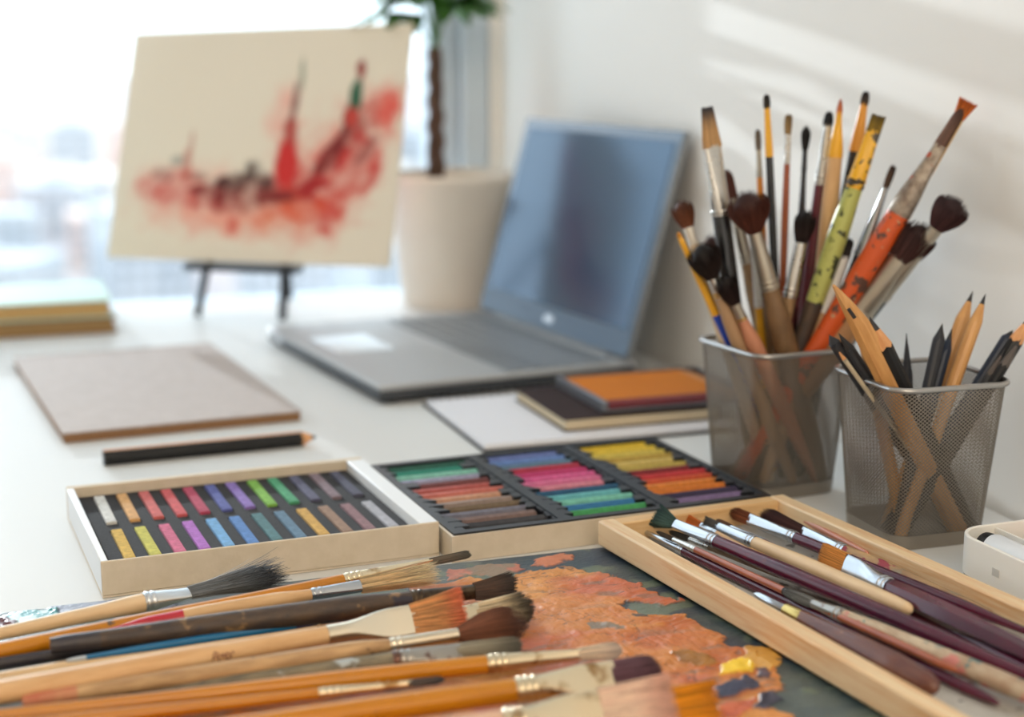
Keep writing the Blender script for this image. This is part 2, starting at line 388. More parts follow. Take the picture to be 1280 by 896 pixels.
# ------------------------------------------------------------------ the palette board with oil paint
PZ = .0055
pal = uvthing('paint_palette', 'flat palette board thick with orange and slate oil paint under the brushes', 'palette', 0, 0, 0)
b = MB(); b.box(-.30, .425, .50, .861, 0.0002, PZ - .0006); build('board', b, mat('palette_board', (96, 88, 70), .6, col2=(70, 66, 56)), pal, bevel=.001)
def make_paint():
    us = np.arange(-.06, .425, .00062); vs_ = np.arange(.50, .8605, .00062)
    U, V = np.meshgrid(us, vs_)
    WX = U * UX - V * UY; WY = U * UY + V * UX; wz = PZ - CAM_H
    D = WY * CP - wz * SP; H = WY * SP + wz * CP
    PX = 640 + F_PX * WX / D; PY = 448 - F_PX * H / D
    wx = (fbm(U * 90, V * 90, 5, 3, .62) - .5); wy = (fbm(U * 90, V * 90, 5, 9, .62) - .5)
    sx = PX + wx * 34; sy = PY + wy * 13
    n1 = fbm(U * 38, V * 38, 5, 21); n2 = fbm(U * 140, V * 140, 4, 33)
    st = fbm(U * 30 + V * 60, V * 260 - U * 90, 4, 41)       # brush-stroke streaks
    n0 = sst(.3, .7, fbm(U * 30, V * 55, 5, 171))
    base = L3((44, 64, 76))[None, None] * (1 - n0[..., None]) + L3((84, 96, 92))[None, None] * n0[..., None]
    g = sst(.5, .66, fbm(U * 25, V * 25, 4, 77))[..., None]
    base = base * (1 - g * .6) + L3((36, 50, 72)) * g * .6
    col = base.copy(); ht = .0002 * st
    def lay(mask, c, c2, nn, h=0.0):
        nonlocal col, ht
        cc = L3(c) * (1 - nn[..., None]) + L3(c2) * nn[..., None]
        col = col * (1 - mask[..., None]) + cc * mask[..., None]; ht = ht + mask * h
    # left end: violet greys, teal blob
    lay(sst(-6, 4, npoly(sx, sy, [(-400, 745), (600, 690), (600, 800), (-400, 880)])) * .7, (84, 92, 104), (120, 128, 116), n1, .0003)
    lay(sst(-2, 2, npoly(sx, sy, [(60, 752), (130, 745), (230, 742), (200, 775), (110, 778), (70, 772)])), (112, 114, 134), (80, 84, 100), n1, .0008)
    lay(sst(-2, 2, npoly(sx, sy, [(4, 776), (22, 766), (50, 763), (72, 764), (78, 775), (50, 784), (10, 792)])), (40, 134, 138), (178, 208, 208), sst(.5, .6, n2), .0016)
    lay(sst(-2, 2, npoly(sx, sy, [(-80, 775), (10, 772), (20, 782), (-10, 800), (-80, 806)])), (120, 66, 66), (84, 66, 78), n1, .0008)
    # the orange field
    main = npoly(sx, sy, [(520, 735), (585, 728), (640, 722), (690, 712), (740, 716), (790, 728), (852, 752), (830, 757), (780, 754), (768, 760),
                          (800, 768), (860, 770), (882, 786), (912, 806), (945, 818), (975, 842), (985, 860), (960, 868), (950, 880), (1000, 905),
                          (930, 1100), (-300, 1100), (200, 900), (420, 800)])
    m1 = sst(-1.2, 1.2, main)
    lay(m1, (188, 100, 46), (206, 130, 64), sst(.3, .7, n1), .0007)
    lay(m1 * sst(.54, .68, fbm(U * 22 + 5, V * 40, 5, 55)) * .75, (190, 92, 60), (206, 118, 86), n2, .0004)
    lay(m1 * sst(.54, .64, fbm(U * 18, V * 30 + 8, 4, 61)) * .7, (216, 146, 62), (226, 160, 84), n2, .0002)
    crk = np.abs(fbm(U * 55 + wx * .6, V * 75 + wy * .6, 4, 68) - .5)
    lay(m1 * sst(.016, .004, crk) * sst(.50, .62, fbm(U * 16, V * 18, 3, 71)) * .75, (104, 70, 56), (84, 76, 78), n2, -.0003)
    lay(m1 * sst(.60, .72, fbm(U * 40, V * 150, 4, 82)) * sst(.45, .6, fbm(U * 12, V * 14, 3, 88)) * .55, (130, 112, 92), (108, 104, 100), n2, -.0001)
    for P, c, c2, h in (
        ([(668, 700), (720, 692), (722, 700), (690, 708), (668, 708)], (208, 118, 74), (214, 132, 92), .0008),
        ([(560, 712), (640, 704), (660, 712), (600, 722), (560, 726)], (190, 104, 84), (214, 140, 112), .0006),
        ([(735, 782), (775, 780), (778, 788), (740, 790)], (118, 112, 104), (150, 124, 98), .0),
        ([(786, 770), (812, 768), (815, 772), (790, 774)], (60, 60, 66), (90, 76, 66), .0002),
        ([(925, 808), (960, 812), (978, 828), (960, 842), (935, 836)], (198, 140, 60), (214, 160, 70), .0009),
        ([(843, 820), (856, 817), (892, 822), (896, 832), (878, 837), (862, 832), (846, 828)], (122, 76, 26), (176, 118, 44), .0009),
        ([(904, 830), (925, 824), (942, 836), (930, 846), (908, 846)], (236, 190, 24), (246, 206, 60), .0016),
        ([(893, 862), (912, 852), (940, 850), (946, 862), (920, 868), (900, 874)], (44, 46, 70), (58, 60, 84), .0012),
        ([(948, 872), (968, 866), (978, 876), (962, 892), (948, 888)], (42, 44, 66), (60, 58, 80), .0012),
        ([(938, 838), (955, 840), (960, 850), (952, 852)], (60, 50, 60), (90, 60, 70), .0008),
        ([(900, 884), (940, 872), (946, 890), (920, 900), (890, 905)], (190, 84, 54), (206, 110, 70), .0010)):
        lay(sst(-1.0, 1.0, npoly(sx, sy, P)), c, c2, n2, h)
    lay(sst(.60, .68, fbm(U * 45, V * 45, 4, 93)) * (1 - m1) * .7, (128, 140, 120), (92, 106, 80), n2, .0003)
    edge = m1 * (1 - m1) * 4
    st2 = fbm(U * 210 + V * 40, V * 60 + U * 20, 4, 141)
    sel = sst(.42, .58, fbm(U * 14, V * 16, 3, 151))
    rid = (np.abs(st - .5) * (1 - sel) + np.abs(st2 - .5) * sel)
    ht = ht + m1 * (rid * .0022 * sst(.3, .6, fbm(U * 11, V * 12, 3, 161)) + (n1 - .5) * .0030 + (n2 - .5) * .0012) + edge * .0004 + (n2 - .5) * .0003
    k = (.84 + .32 * n2)[..., None]
    col = np.clip(col * k, 0, 1)
    Z = PZ + ht
    e = np.minimum(np.minimum(U + .06, .4245 - U), np.minimum(V - .50, .8605 - V)); Z = np.where(e < .0008, PZ - .0006, Z)
    grid_mesh('paint_layer', U, V, Z, col, PAINTV, pal)
make_paint()

# ------------------------------------------------------------------ pastel sticks and their boxes
def stick_mesh(L_, w, h, name, m):
    b_ = MB(); b_.box(-w / 2, w / 2, -L_ / 2, L_ / 2, 0, h)
    return b_.mesh(name, m, smooth=0)
def chalk(name, c):
    c = tuple(int(x * .86 + 22) for x in c)
    c2 = tuple(int(x * .86) for x in c)
    return mat('chalk_' + name.replace(' ', '_'), c, .95, col2=c2, nscale=260, bump=.5, bscale=700)
SBZ = .022; SROT = R_(3.2)
def rel(u0, v0, x, y, r_, z):
    return uv(u0 + x * math.cos(r_) - y * math.sin(r_), v0 + x * math.sin(r_) + y * math.cos(r_), z)
s = uvthing('pastel_box', 'open card box of short square soft pastels with white side walls, left of long tray', 'box', .0545, .8815, 0, SROT)
sw, sl = .205, .170
b = MB(); b.box(0, sw, 0, sl, .0003, .0015); build('box_bottom', b, KRAFT, s)
for nm, a, m in (('front_panel', (0, sw, 0, .0022), KRAFT), ('back_panel', (0, sw, sl - .006, sl), KRAFT)):
    b = MB(); b.box(a[0], a[1], a[2], a[3], .0015, SBZ); build(nm, b, m, s, bevel=.0006)
for nm, a in (('side_panel', (0, .0045, .0022, sl - .006)), ('side_panel', (sw - .012, sw, .0022, sl - .006))):
    b = MB(); b.box(a[0], a[1], a[2], a[3], .0015, SBZ - .0002); o = build(nm, b, WPAPER, s, bevel=.0006); o['label'] = 'white card side wall'
# foam insert with cut slots
x0, x1, y0, y1 = .005, sw - .0125, .0026, sl - .0065
def foam_insert():
    b_ = MB(); ztop, zb = .0150, .0080
    rows = [(.0170, .0810), (.0935, .1600)]; nx = 12; px0, pitch, w = .0158, .01475, .0074
    xs = [x0] ; 
    slots = [(px0 + k * pitch, px0 + k * pitch + w) for k in range(nx)]
    ys = [y0] + [v for r in rows for v in r] + [y1]
    for (a, c_) in slots: xs += [a, c_]
    xs.append(x1)
    for i in range(len(xs) - 1):
        for j in range(len(ys) - 1):
            z = zb if (i % 2 == 1 and j % 2 == 1) else ztop
            b_.box(xs[i], xs[i + 1], ys[j], ys[j + 1], .0016, z)
    build('foam_insert', b_, FOAM, s, smooth=0)
    return rows, slots
rows, slots = foam_insert()
top = [('white', (236, 234, 230)), ('apricot', (236, 176, 110)), ('coral', (222, 104, 100)), ('coral red', (222, 88, 92)), ('crimson', (190, 62, 92)),
       ('cobalt blue', (84, 92, 168)), ('violet', (142, 112, 196)), ('lime green', (128, 190, 66)), ('emerald green', (70, 162, 112)), ('slate violet', (86, 84, 112)),
       ('mauve grey', (134, 112, 122)), ('dark slate', (74, 74, 96))]
bot = [('golden yellow', (232, 186, 74)), ('lemon yellow', (216, 208, 84)), ('rose pink', (224, 104, 142)), ('orchid purple', (188, 108, 208)), ('sky blue', (116, 178, 234)),
       ('azure blue', (84, 136, 206)), ('dark teal', (74, 122, 128)), ('steel blue', (90, 126, 154)), ('ochre', (220, 168, 74)), ('tan brown', (156, 122, 98)), ('dusty mauve', (146, 106, 112)), ('light grey', (182, 182, 192))]
for (row, cs, rn) in ((1, top, 'back'), (0, bot, 'front')):
    ry = rows[row]
    for k, (n, c) in enumerate(cs):
        a, c_ = slots[k]; L_ = ry[1] - ry[0] - .004
        me = stick_mesh(L_, .0068, .0085, 'soft_pastel', chalk(n, c))
        o = bpy.data.objects.new('soft_pastel', me); C.objects.link(o); o.location = rel(.0545, .8815, (a + c_) / 2, (ry[0] + ry[1]) / 2 + random.uniform(-.0008, .0008), SROT, .0081); o.rotation_euler = (0, 0, ANG + SROT + random.uniform(-.01, .01))
        md = o.modifiers.new('bevel', 'BEVEL'); md.width = .0008; md.segments = 2
        nb = (cs[k - 1][0] + ' on its left') if k else 'the left wall of the box'
        tag(o, '%s square pastel in the %s foam row, beside %s' % (n, rn, nb), 'pastel', 'soft pastels in the foam insert')

# long tray of hard pastels
TZ = .018
tray_u, tray_v, tw, tl, TROT = .2625, .8765, .229, .178, R_(3.2)
tr_ = uvthing('pastel_tray', 'black slotted tray of thin pastels in a low kraft card box, behind the wooden tray', 'tray', tray_u, tray_v, 0, TROT)
b = MB(); b.box(0, tw, 0, tl, .0003, .0016); b.box(0, tw, 0, .0018, .0016, TZ - .0012); b.box(0, tw, tl - .0018, tl, .0016, TZ - .0012)
b.box(0, .0018, .0018, tl - .0018, .0016, TZ - .0012); b.box(tw - .0018, tw, .0018, tl - .0018, .0016, TZ - .0012)
build('card_box', b, KRAFT, tr_)
NR = 14
cols_x = [(.0065, .0745), (.0815, .1495), (.1565, .2235)]
pitch = (tl - .010) / NR
b = MB()
ins0, ins1 = .0020, tw - .0020
b.box(ins0, ins1, .0020, tl - .0020, .0017, .0060)
b.box(ins0, cols_x[0][0], .0020, tl - .002, .006, TZ); b.box(cols_x[2][1], ins1, .0020, tl - .002, .006, TZ)
b.box(cols_x[0][1], cols_x[1][0], .0020, tl - .002, .006, TZ); b.box(cols_x[1][1], cols_x[2][0], .0020, tl - .002, .006, TZ)
for (a, c_) in cols_x:
    for r in range(NR + 1):
        y = .005 + r * pitch
        w_ = .0012 if 0 < r < NR else .003
        b.box(a, c_, y - w_, y + w_, .006, TZ - .0045 if 0 < r < NR else TZ)
for ci, (a, c_) in enumerate(cols_x):
    rw = random.Random(40 + ci)
    for r in range(NR):
        y0_ = .005 + r * pitch + .0006; y1_ = y0_ + pitch - .0012
        for sd_ in (0, 1):
            L1 = rw.uniform(.002, .012); L2 = rw.uniform(.001, L1)
            xe = a if sd_ == 0 else c_; dr = 1 if sd_ == 0 else -1
            z0_, z1_ = TZ - .0032, TZ - .0010
            P_ = [(xe, y0_), (xe + dr * L1, y0_), (xe + dr * L2, y1_), (xe, y1_)]
            if dr < 0: P_ = P_[::-1]
            b.add([(x, y, z0_) for x, y in P_] + [(x, y, z1_) for x, y in P_], [(3, 2, 1, 0), (4, 5, 6, 7), (0, 1, 5, 4), (1, 2, 6, 5), (2, 3, 7, 6), (3, 0, 4, 7)])
build('tray_insert', b, TRAYM, tr_, smooth=0)
tc_ = [
 [('deep green', (34, 92, 76)), ('teal', (40, 140, 122)), ('mint', (130, 200, 178)), ('pale lavender', (160, 160, 190)), ('maroon', (110, 52, 52)), ('terracotta', (184, 82, 76)),
  ('salmon', (206, 106, 92)), ('peach tan', (206, 148, 116)), ('taupe', (150, 128, 118)), ('olive brown', (110, 88, 62)), ('cool grey', (112, 110, 124)), ('mauve brown', (124, 98, 92)), ('charcoal', (52, 52, 56)), ('ivory', (226, 206, 190))],
 [('periwinkle', (104, 122, 186)), ('cornflower blue', (98, 136, 204)), ('steel blue', (88, 116, 170)), ('cherry red', (184, 40, 66)), ('magenta', (200, 50, 112)), ('hot pink', (226, 88, 150)),
  ('rose', (226, 110, 156)), ('blush', (222, 130, 150)), ('prussian blue', (24, 78, 116)), ('aqua', (100, 188, 196)), ('sea mint', (120, 204, 180)), ('cerulean', (40, 116, 174)), ('grass green', (62, 160, 88)), ('bright green', (84, 190, 100))],
 [('bright yellow', (238, 196, 38)), ('canary yellow', (244, 208, 60)), ('straw yellow', (226, 200, 84)), ('mustard', (196, 160, 60)), ('pale gold', (224, 196, 104)), ('khaki yellow', (200, 176, 80)),
  ('dark red', (132, 30, 36)), ('scarlet', (208, 46, 50)), ('vermilion', (218, 78, 42)), ('orange', (236, 132, 46)), ('amber orange', (230, 120, 34)), ('midnight purple', (50, 40, 72)), ('lilac', (132, 108, 154)), ('plum black', (50, 38, 52))]]
cn = ['left', 'middle', 'right']
for ci in range(3):
    a, c_ = cols_x[ci]
    for r in range(NR):
        n, c = tc_[ci][r]; y = tl - .005 - (r + .5) * pitch
        L_ = c_ - a - .006
        q = MB(); m_ = 8; rings = []
        rr = pitch * .5 - .0010
        for x in (-L_ / 2, -L_ / 2 + .0006, L_ / 2 - .0006, L_ / 2):
            k_ = .8 if abs(x) == L_ / 2 else 1
            rings.append([(x, math.cos(2 * math.pi * (i + .5) / m_) * rr * k_ * 1.08, math.sin(2 * math.pi * (i + .5) / m_) * rr * k_ * 1.08) for i in range(m_)])
        q.loft(rings, [0, 0, 0])
        o = build('hard_pastel', q, chalk(n, c), smooth=30)
        o.location = rel(tray_u, tray_v, (a + c_) / 2 + random.uniform(-.0015, .0015), y, TROT, .0062 + rr * 1.0); o.rotation_euler = (random.uniform(-.3, .3), 0, ANG + TROT)
        tag(o, '%s thin pastel stick in the %s column of the black tray' % (n, cn[ci]), 'pastel', 'thin pastels in the black tray')

# ------------------------------------------------------------------ brush builder
def frame_for(A, B, roll):
    X = (B - A).normalized(); mid = (A + B) / 2; view = (mid - Vector((0, 0, CAM_H))).normalized()
    Y = X.cross(view).normalized(); Z = X.cross(Y).normalized()
    c_, s_ = math.cos(roll), math.sin(roll); Y2 = Y * c_ + Z * s_; Z2 = X.cross(Y2)
    M = Matrix((X, Y2, Z2)).transposed().to_4x4(); M.translation = A; return M
def t_on(A, B, p):
    best = (1e9, 0)
    for i in range(401):
        t_ = i / 400; q = proj(A.lerp(B, t_)); d = (q[0] - p[0]) ** 2 + (q[1] - p[1]) ** 2
        if d < best[0]: best = (d, t_)
    return best[1]
def ell(x, w, h, n=20, p=2.0, cy=0, cz=0, ph=0):
    r = []
    for i in range(n):
        a = 2 * math.pi * i / n + ph; c_, s_ = math.cos(a), math.sin(a)
        r.append((x, cy + w * math.copysign(abs(c_) ** (2 / p), c_), cz + h * math.copysign(abs(s_) ** (2 / p), s_)))
    return r
def tuft(x0, L_, w0, h0, w1, h1, shape, n, c0, c1, seed=0, thick=.00028, fray=.0, curve=0.0, c1start=.35, bulge=1.0):
    rg = random.Random(seed); b_ = MB(); c0 = lin(c0)[:3]; c1 = lin(c1)[:3]
    def env(t_):
        if shape == 'mop':
            k_ = math.sin(min(1, t_ * 1.15 + .0) * math.pi / 1.5) ; 
            w = w0 + (w1 - w0) * max(0, min(1, math.sin(t_ * math.pi / 1.35))); h = h0 + (h1 - h0) * max(0, min(1, math.sin(t_ * math.pi / 1.35)))
        elif shape == 'point':
            k_ = 1 + .25 * math.sin(t_ * math.pi) * bulge; w = (w0 + (w1 - w0) * t_ ** 1.3) * k_; h = (h0 + (h1 - h0) * t_ ** 1.3) * k_
        else:
            w = w0 + (w1 - w0) * t_ ** .9; h = h0 + (h1 - h0) * t_
        return w, h
    def colr(t_, v):
        k_ = max(0, min(1, (t_ - c1start) / (1 - c1start + 1e-6))); k_ = k_ * k_ * (3 - 2 * k_)
        return tuple(max(0, min(1, (c0[i] * (1 - k_) + c1[i] * k_) * v)) for i in range(3))
    # solid core so that the tuft is full
    K = 9; rings = []; cols = []; nn = 14
    for k in range(K):
        t_ = k / (K - 1) * (.9 if shape in ('mop', 'filbert', 'point') else .93) * (.62 if fray > .25 else 1); w, h = env(t_); sc_ = (.90 - .1 * t_) * ((1 - .55 * k / (K - 1)) if fray > .25 else 1)
        if shape == 'mop': sc_ *= math.sqrt(max(.02, 1 - (t_ / .93) ** 3.5))
        if shape == 'filbert': sc_ *= math.sqrt(max(.05, 1 - (t_ / .97) ** 4))
        cz_ = curve * t_ * t_
        rings.append(ell(x0 + L_ * t_, w * sc_, h * sc_, nn, 2.4, cy=cz_)); cols += [colr(t_, .9)] * nn
    o = len(b_.v); b_.loft(rings); b_.c[o:] = cols
    for i in range(n):
        while True:
            a, c_ = rg.uniform(-1, 1), rg.uniform(-1, 1)
            if shape == 'flat':
                break
            if a * a + c_ * c_ <= 1: break
        if rg.random() < .6:      # mostly at the surface
            q = math.hypot(a, c_) + 1e-6; g_ = rg.uniform(.88, 1.03) / q if shape != 'flat' else 1 / max(abs(a), abs(c_), .05) * rg.uniform(.9, 1.02)
            a, c_ = a * g_, c_ * g_
        rho = min(1, math.hypot(a, c_))
        if shape == 'mop': ln = .62 + .40 * math.sqrt(max(0, 1 - rho * rho * .96))
        elif shape == 'filbert': ln = .72 + .28 * math.sqrt(max(0, 1 - a * a * .98)) if abs(a) < 1 else .72
        elif shape == 'point': ln = .80 + .2 * math.sqrt(max(0, 1 - rho * rho * .98))
        else: ln = 1.0
        ln *= rg.uniform(.93, 1.02) if fray < .3 else rg.uniform(.72, 1.06)
        da, dc = rg.gauss(0, fray), rg.gauss(0, fray); v = rg.uniform(.55, 1.75)
        R = 6; r0 = thick * rg.uniform(.8, 1.2); rings = []; cc = []
        for k in range(R):
            t_ = k / (R - 1) * ln; w, h = env(t_)
            cz_ = curve * t_ * t_; kk = r0 * (1 - .75 * (k / (R - 1)) ** 2)
            y = a * w + cz_ + da * t_ * t_ * w1; z = c_ * h + dc * t_ * t_ * max(h1, w1 * .4)
            rings.append([(x0 + L_ * t_, y + kk * math.cos(q * 2.094), z + kk * math.sin(q * 2.094)) for q in range(3)])
            cc += [colr(t_, v)] * 3
        o = len(b_.v); b_.loft(rings, caps=False); b_.c[o:] = cc
    return b_
BR_SEED = [0]
WS = [1.2]
def brush(label, A, B, f0, f1, hw, fw, tw_, hmats, fmat, bcol, roll=0.0, flat=1.0, shape='point', rings=2, zones=None, n=260, fray=.05,
          hexa=False, fshape='taper', tipflat=None, group=None, name='paint_brush', curve=0, thick=.00028, ringmat=None, endround=True, c1start=.35, fend=1.0, absolute=False, b0=.98):
    """A,B world points (handle end, hair tip); f0,f1 pixel stations of the ferrule; hw [(fraction, px width)];
    fw ferrule px width at its open end; tw_ hair px width at the tip."""
    BR_SEED[0] += 1; hw = [(a_, w_ * WS[0]) for a_, w_ in hw]; fw *= (1 + WS[0]) / 2; tw_ *= (1 + WS[0]) / 2
    M = frame_for(A, B, roll); L_ = (B - A).length
    t0 = t_on(A, B, f0) if not isinstance(f0, float) else f0
    t1 = t_on(A, B, f1) if not isinstance(f1, float) else f1
    def m(px, t_): return px / 2 * proj(A.lerp(B, t_))[2] / F_PX
    r = bpy.data.objects.new(name, None); C.objects.link(r); r.empty_display_size = .01; r.matrix_world = M
    tag(r, label, 'paintbrush', group)
    x0, x1 = t0 * L_, t1 * L_
    # handle
    st = []
    K = 26
    hmats = hmats if isinstance(hmats, list) else [hmats]
    zones = zones or [0.0]
    ts = sorted(set([k / K for k in range(K + 1)] + [.004, .012, .03] + [z for z in zones] + [z + 1e-4 for z in zones]))
    rings_, mis = [], []
    def hwid(f):
        for i in range(len(hw) - 1):
            if f <= hw[i + 1][0]:
                q = (f - hw[i][0]) / (hw[i + 1][0] - hw[i][0] + 1e-9); q = q * q * (3 - 2 * q); return hw[i][1] * (1 - q) + hw[i + 1][1] * q
        return hw[-1][1]
    rf = m(hwid(1.0), t0)
    for f in ts:
        t_ = f * t0; rr = m(hwid(f), t_)
        if endround and f < .03: rr *= math.sqrt(max(.05, 1 - (1 - f / .03) ** 2))
        rings_.append(ell(t_ * L_, rr, rr, 6 if hexa else 20, 2.0)); zi = 0
        for k, z in enumerate(zones):
            if f >= z: zi = k
        mis.append(zi)
    b_ = MB(); b_.loft(rings_, mis[:-1]); build('handle', b_, hmats, r, smooth=28 if hexa else 50)
    # ferrule
    wf = m(fw, t1); hf = wf * flat if flat < 1 else wf
    b_ = MB(); rr_ = []; r0 = rf * 1.05; NS = 22; mi_ = []
    FL = x1 - x0
    for k in range(NS + 1):
        q = k / NS; 
        if fshape == 'taper': e = q * q * (3 - 2 * q)
        elif fshape == 'paddle': e = min(1, max(0, (q - .2) / .55)); e = e * e * (3 - 2 * e)
        else: e = q
        w = r0 * (1 - e) + wf * e; h = r0 * (1 - e) + hf * e
        rr_.append(ell(x0 + FL * q, w, h, 24, 2.0 + (1.2 * e if flat < 1 else 0)))
    # crimp rings near the handle
    out = []
    for k, rg_ in enumerate(rr_): out.append(rg_)
    b_.loft(out)
    rl = min(.0022, FL * .09)
    build('ferrule', b_, fmat, r, smooth=60)
    if rings:
        b_ = MB()
        for j in range(rings):
            xc = x0 + FL * .03 + rl * (.6 + 1.5 * j); q = (xc - x0) / FL
            w = r0 * 1.01
            if fshape == 'paddle': e = 0
            else: e = q * q * (3 - 2 * q)
            ww = r0 * (1 - e) + wf * e; hh = r0 * (1 - e) + hf * e
            pr = []
            for i in range(7):
                a = math.pi * i / 6; k_ = 1 + .09 * math.sin(a) + .005
                pr.append(ell(xc - rl * .55 * math.cos(a), ww * k_, hh * k_, 24))
            b_.loft(pr)
        build('crimp_rings', b_, ringmat or fmat, r, smooth=70)
    # hair
    ht_ = m(tw_, 1.0); tf = (tipflat if tipflat is not None else flat)
    b_ = tuft(x1 - .002, L_ - x1 + .002, wf * b0, hf * b0, ht_, ht_ * tf if tf < 1 else ht_, shape, n, bcol[0], bcol[1], BR_SEED[0], thick, fray, curve, c1start)
    build('hair', b_, BRIS, r, smooth=60, colors=True)
    return r

# ------------------------------------------------------------------ pile of brushes in the foreground
def Z_(px, py, z): return at(px, py, z)
PG = None
H1 = .0150
brush('cream handled flat brush with splayed dark grey hair, farthest in the heap', Z_(-140, 822, .011), Z_(352, 716, .018), (181, 760), (243, 745),
      [(0, 12), (.35, 14), (.75, 16), (1, 20)], 17, 25, PALE, mat('white_silver', (214, 220, 226), .3, metal=.8, bump=.6, bscale=90), ((120, 124, 128), (56, 60, 68)), roll=R_(-48), flat=.3, tipflat=.5,
      shape='flat', rings=2, n=620, fray=.75, thick=.00026)
brush('thick amber lacquered filbert brush with grey hair curling up behind the bristle brush', Z_(-260, 868, .0105), Z_(588, 692, .020), (429, 724), (540, 705),
      [(0, 14), (.3, 19), (.55, 18), (.85, 14), (1, 13)], 11, 13, AMBER, CREAMF, ((96, 92, 84), (74, 76, 74)), roll=R_(50), flat=.45, shape='filbert', rings=3, n=360, fray=.05, curve=.0)
brush('natural wood bristle brush with crimson painted handle end and ragged cream hog hair', Z_(134, 787, .0165), Z_(545, 716, .020), (388, 743), (455, 732),
      [(0, 3), (.22, 14), (.5, 17), (.8, 17), (1, 12)], 14, 19, [REDH, NAT], SILV, ((206, 180, 140), (222, 202, 168)), zones=[0.0, .36], roll=R_(-30), flat=.7, shape='flat', rings=2, n=560, fray=.30, thick=.00021)
brush('dark worn brush with blackened handle and tarnished ferrule, stiff brown hair', Z_(63, 807, .0185), Z_(643, 733, .019), (513, 745), (597, 739),
      [(0, 17), (.05, 19), (.5, 24), (.8, 25), (1, 18)], 16, 27, [DARKP, DARKW], DARKF, ((66, 44, 32), (40, 30, 26)), zones=[0.0, .13], shape='flat', rings=2, n=620, fray=.12, flat=.8, roll=0.4, endround=False)
brush('slim black brush handle lying under the dark worn brush', Z_(-190, 858, .0095), Z_(330, 778, .0100), (205, 797), (262, 789),
      [(0, 10), (.5, 12), (1, 9)], 6, 5, DARKP, DARKF, ((60, 50, 46), (40, 34, 32)), n=120, rings=1)
brush('slim blue lacquered brush handle showing as a thin strip below the dark worn brush', Z_(82, 826, .0150), Z_(520, 757, .0120), (470, 764), (500, 760),
      [(0, 5), (.3, 9), (.7, 10), (1, 8)], 6, 5, [mat('dried_pale_paint', (190, 200, 210), .5), BLUEH, NAVY], CREAMF, ((60, 56, 60), (40, 38, 40)), zones=[0.0, .06, .72], n=100, rings=1)
brush('badger brush with cream to black hair, its handle hidden under the lettered brush', Z_(150, 846, .0090), Z_(666, 757, .0165), (500, 785), (601, 767),
      [(0, 6), (.3, 9), (.7, 12), (1, 12)], 30, 38, NAT, CREAMF, ((206, 186, 152), (30, 28, 30)), roll=R_(-25), flat=.25,
      shape='filbert', rings=1, n=760, fray=.12, tipflat=.4, c1start=.3)
brush('slender pale handle with a line of tiny dark print, lying behind the lettered brush', Z_(-200, 882, .0115), Z_(470, 768, .0110), (395, 785), (440, 777),
      [(0, 13), (.5, 14), (1, 9)], 6, 5, PALE, CREAMF, ((200, 180, 150), (190, 170, 140)), n=120, rings=1)
hero = brush('wide flat brush with red scrawled marks on a natural handle and orange tipped hair', Z_(-260, 912, .0165), Z_(582, 763, .020), (408, 791), (520, 772),
      [(0, 20), (.3, 26), (.65, 26), (.9, 21), (1, 20)], 36, 50, NAT, CLEANF, ((196, 142, 92), (222, 118, 84)), roll=R_(-12), flat=.17, fshape='paddle', tipflat=.22,
      shape='flat', rings=0, n=1100, fray=.09, c1start=.45, thick=.00019)
brush('stained natural round brush with reddened handle end and full chestnut mop hair', Z_(28, 877, .0135), Z_(659, 779, .020), (486, 802), (577, 793),
      [(0, 14), (.03, 16), (.5, 19), (.9, 19), (1, 13)], 15, 46, [mat('red_stained_wood', (190, 104, 78), .6, col2=(206, 150, 110), nscale=50, bump=.4), WORNN2], CLEANF, ((104, 62, 42), (62, 36, 26)), zones=[0.0, .14], shape='mop', rings=2, n=900, fray=.02, tipflat=1.0, endround=False)
brush('grey stained flat brush with paint crusted silver band and soft grey hair', Z_(150, 868, .0105), Z_(652, 806, .0150), (490, 824), (575, 812),
      [(0, 5), (.3, 13), (.7, 15), (.9, 18), (1, 20)], 23, 26, GREYW, SPLF, ((150, 142, 124), (112, 108, 98)), roll=R_(-30), flat=.4, shape='filbert', rings=3, n=620, fray=.10)
brush('long amber brush with a three ring ferrule and pinched pale grey tip', Z_(-300, 927, .0125), Z_(777, 812, .016), (607, 829), (727, 818),
      [(0, 12), (.5, 16), (.85, 20), (1, 19)], 13, 21, AMBER, CREAMF, ((206, 186, 164), (176, 160, 150)), shape='filbert', rings=3, n=420, fray=.05, flat=.55)
brush('thinner amber brush with small slate hair, wedged between two thicker amber ones', Z_(-260, 940, .0110), Z_(556, 849, .0135), (397, 867), (515, 857),
      [(0, 14), (.5, 17), (.85, 13), (1, 11)], 8, 9, AMBER, CREAMF, ((80, 70, 66), (60, 56, 58)), shape='filbert', rings=3, n=220, fray=.05, flat=.7)
brush('thick amber flat brush with pale metal paddle and purple brown hair', Z_(-260, 985, .0160), Z_(826, 838, .0190), (641, 856), (770, 845),
      [(0, 16), (.5, 24), (.85, 27), (1, 25)], 40, 40, AMBER, CREAMF, ((104, 74, 84), (84, 58, 66)), roll=R_(-20), flat=.2, shape='filbert', rings=3, n=800, fray=.05, fshape='paddle', tipflat=.3)
brush('pale pinkish wide brush with cream blush hair at the bottom edge of the photo', Z_(-160, 1010, .0185), Z_(842, 874, .0215), (625, 896), (757, 886),
      [(0, 14), (.5, 22), (.85, 26), (1, 26)], 46, 54, mat('pinkish_wood', (226, 186, 160), .45, col2=(214, 164, 128), nscale=30, stretch=(1, 6, 6)), CREAMF, ((222, 190, 170), (206, 160, 142)), roll=R_(-12), flat=.2, shape='flat', rings=3, n=900, fray=.06, fshape='paddle', tipflat=.25)
